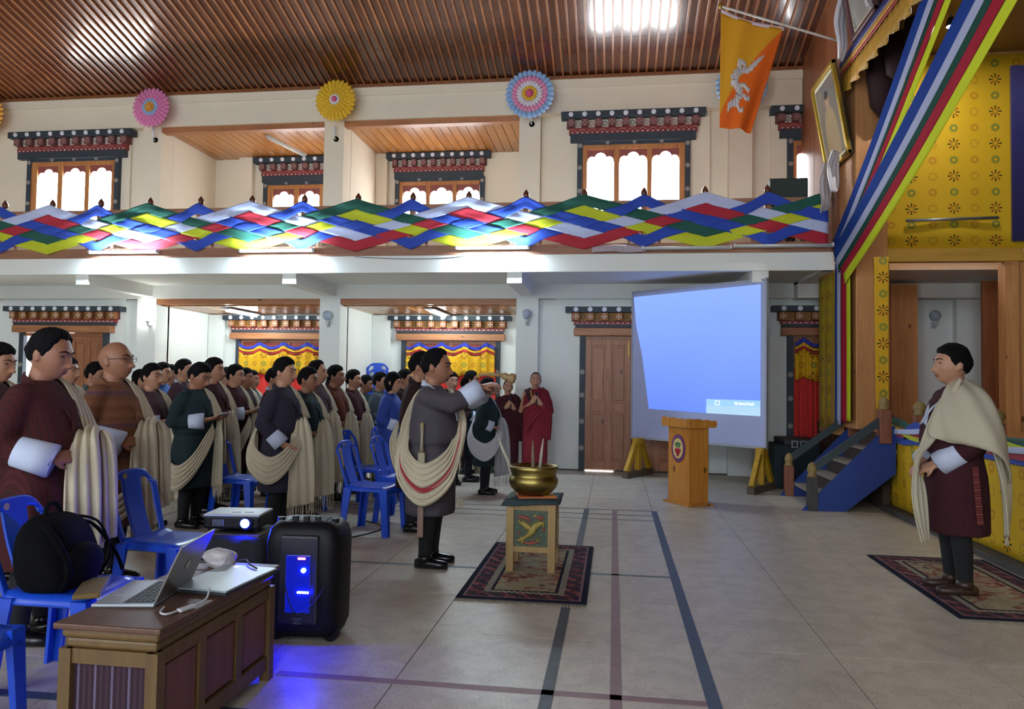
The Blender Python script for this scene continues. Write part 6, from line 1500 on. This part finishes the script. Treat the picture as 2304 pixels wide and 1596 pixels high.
kb_ = MB(); kb_.box(-.018, .018, -.004, .004, -.36, 0); o = kb_.build('belt_end', stripes('red patterned belt', s2l('5a2029'), s2l('6e3632'), 2, 380, .9, s2l('80603e')), RM, loc=(-.02, .218, .84)); o.rotation_euler = (.05, .06, 0)
for c in RM.children:
    if c.name.startswith('shoe'): c.material_slots[0].link = 'OBJECT'; c.material_slots[0].material = plain('brown leather', '33231a', .45, .15)
# --- two monks by the pillar
def monk(x, y, H, rz, label, robe, shawl, bare, seed, hair='buzz'):
    e = tag(empty('person', (x, y, 0), rz), label, 'person', 'people in the hall'); k = H/1.6*.985; e.scale = (k, k, k); hm = head_mat(0, 0, 0, 1.08); sk = SK[3]
    ob('body', body_mesh('mic', hm, 'monk%d' % seed), sk, e)
    ob('hair', shared('hairbuzz', lambda: hair_mesh('high', .003, 1).mesh('hair', True)), plain('shaved hair stubble', '4a3a34', .8, .2, 40), e).matrix_local = hm
    for s in (-1, 1):
        for nm, me, mt, pos in (('eye', shared('eye', eye_mesh), m_eye, (EX - .0025, s*.031, .010)), ('eyebrow', shared('brow%d' % s, lambda: brow_mesh(s)), m_hair, (0, 0, 0))): ob(nm, me, mt, e).matrix_local = hm @ Matrix.Translation(pos)
    ob('lips', shared('lips', lip_mesh), m_lip, e).matrix_local = hm
    r = ob('robe', gho_mesh('mic', 'monkrobe%d' % bare, 0, ROBE, (0 if bare else 1, 1), cut=.75), robe, e)
    P = [([(-.13, -.06, 1.05), (-.11, -.02, 1.25), (-.04, .11, 1.35), (.07, .10, 1.29), (.13, .12, 1.1), (.14, .15, .85), (.13, .17, .55)], [(0, .10, 0), (0, .11, 0), (0, .085, -.03), (0, .085, -.03), (0, .10, 0), (-.01, .09, 0), (-.02, .08, 0)], .008, 4),
         ([(.15, -.17, .78), (.165, -.06, .95), (.17, .06, 1.08), (.14, .14, 1.22), (.03, .16, 1.34)], [(.02, .03, -.12), (.01, .03, -.12), (.0, .04, -.11), (0, .05, -.08), (.02, .05, -.04)], .008, 4),
         ([(.0, .20, 1.28), (.0, .25, 1.08), (.0, .25, .85), (.01, .235, .62)], [(.12, 0, 0), (.15, -.01, 0), (.16, -.02, 0), (.14, -.02, 0)], .008, 4)]
    add_kab(e, 'monkshawl', shawl, (P, []), 'shawl')
    if bare:
        ob('vest', shared('vest', lambda: sheet([(-.08, -.10, 1.30), (.02, -.125, 1.345), (.10, -.10, 1.27), (.15, -.06, 1.14)], [(0, .045, .01), (0, .05, .02), (0, .05, .02), (0, .05, 0)], 6, 8, .004, 2).mesh('vest', True, fix=False)), plain('dark maroon vest', '3a1420', .8), e).modifiers.new('t', 'SOLIDIFY').thickness = .008
        ob('yellow_trim', shared('trim', lambda: sheet([(.0, -.085, 1.366), (.075, -.075, 1.315), (.125, -.055, 1.22), (.163, -.03, 1.13)], [(0, .012, .004)]*4, 6, 4).mesh('yellow_trim', True, fix=False)), plain('saffron trim', 'c99a2c', .8), e).modifiers.new('t', 'SOLIDIFY').thickness = .010
    for s in (-1, 1): ob('shoe', shared('shoe%d' % s, lambda: shoe_mesh(s)), m_shoe, e)
    mc = tag(empty('microphone', (0, 0, 0)), 'black microphone held by the ' + label.split(' with')[0], 'microphone', 'microphones'); mc.matrix_world = Matrix.Translation((x, y, 0)) @ Matrix.Rotation(rz, 4, 'Z') @ Matrix.Scale(k, 4)
    MB().tube([(.235, .01, 1.10), (.20, .005, 1.26)], [.012, .015], 10).build('handle', m_black, mc, True); MB().ball((.195, .004, 1.285), (.024, .024, .026), 10, 8).build('head', m_spg, mc, True)
R_dk = plain('dark maroon monk robe', '45141f', .9, .15, 5, bump=.2, bscale=90); R_rd = plain('crimson monk robe', '7e1a2b', .9, .12, 5, bump=.2, bscale=90)
monk(-1.55, 10.80, 1.375, -PI/2 + .35, 'shorter monk in dark maroon with clasped hands beside the pillar', R_dk, R_dk, False, 1)
monk(-1.13, 10.72, 1.49, -PI/2 + .15, 'taller monk in crimson with one bare arm in front of the pillar', R_rd, R_rd, True, 2)
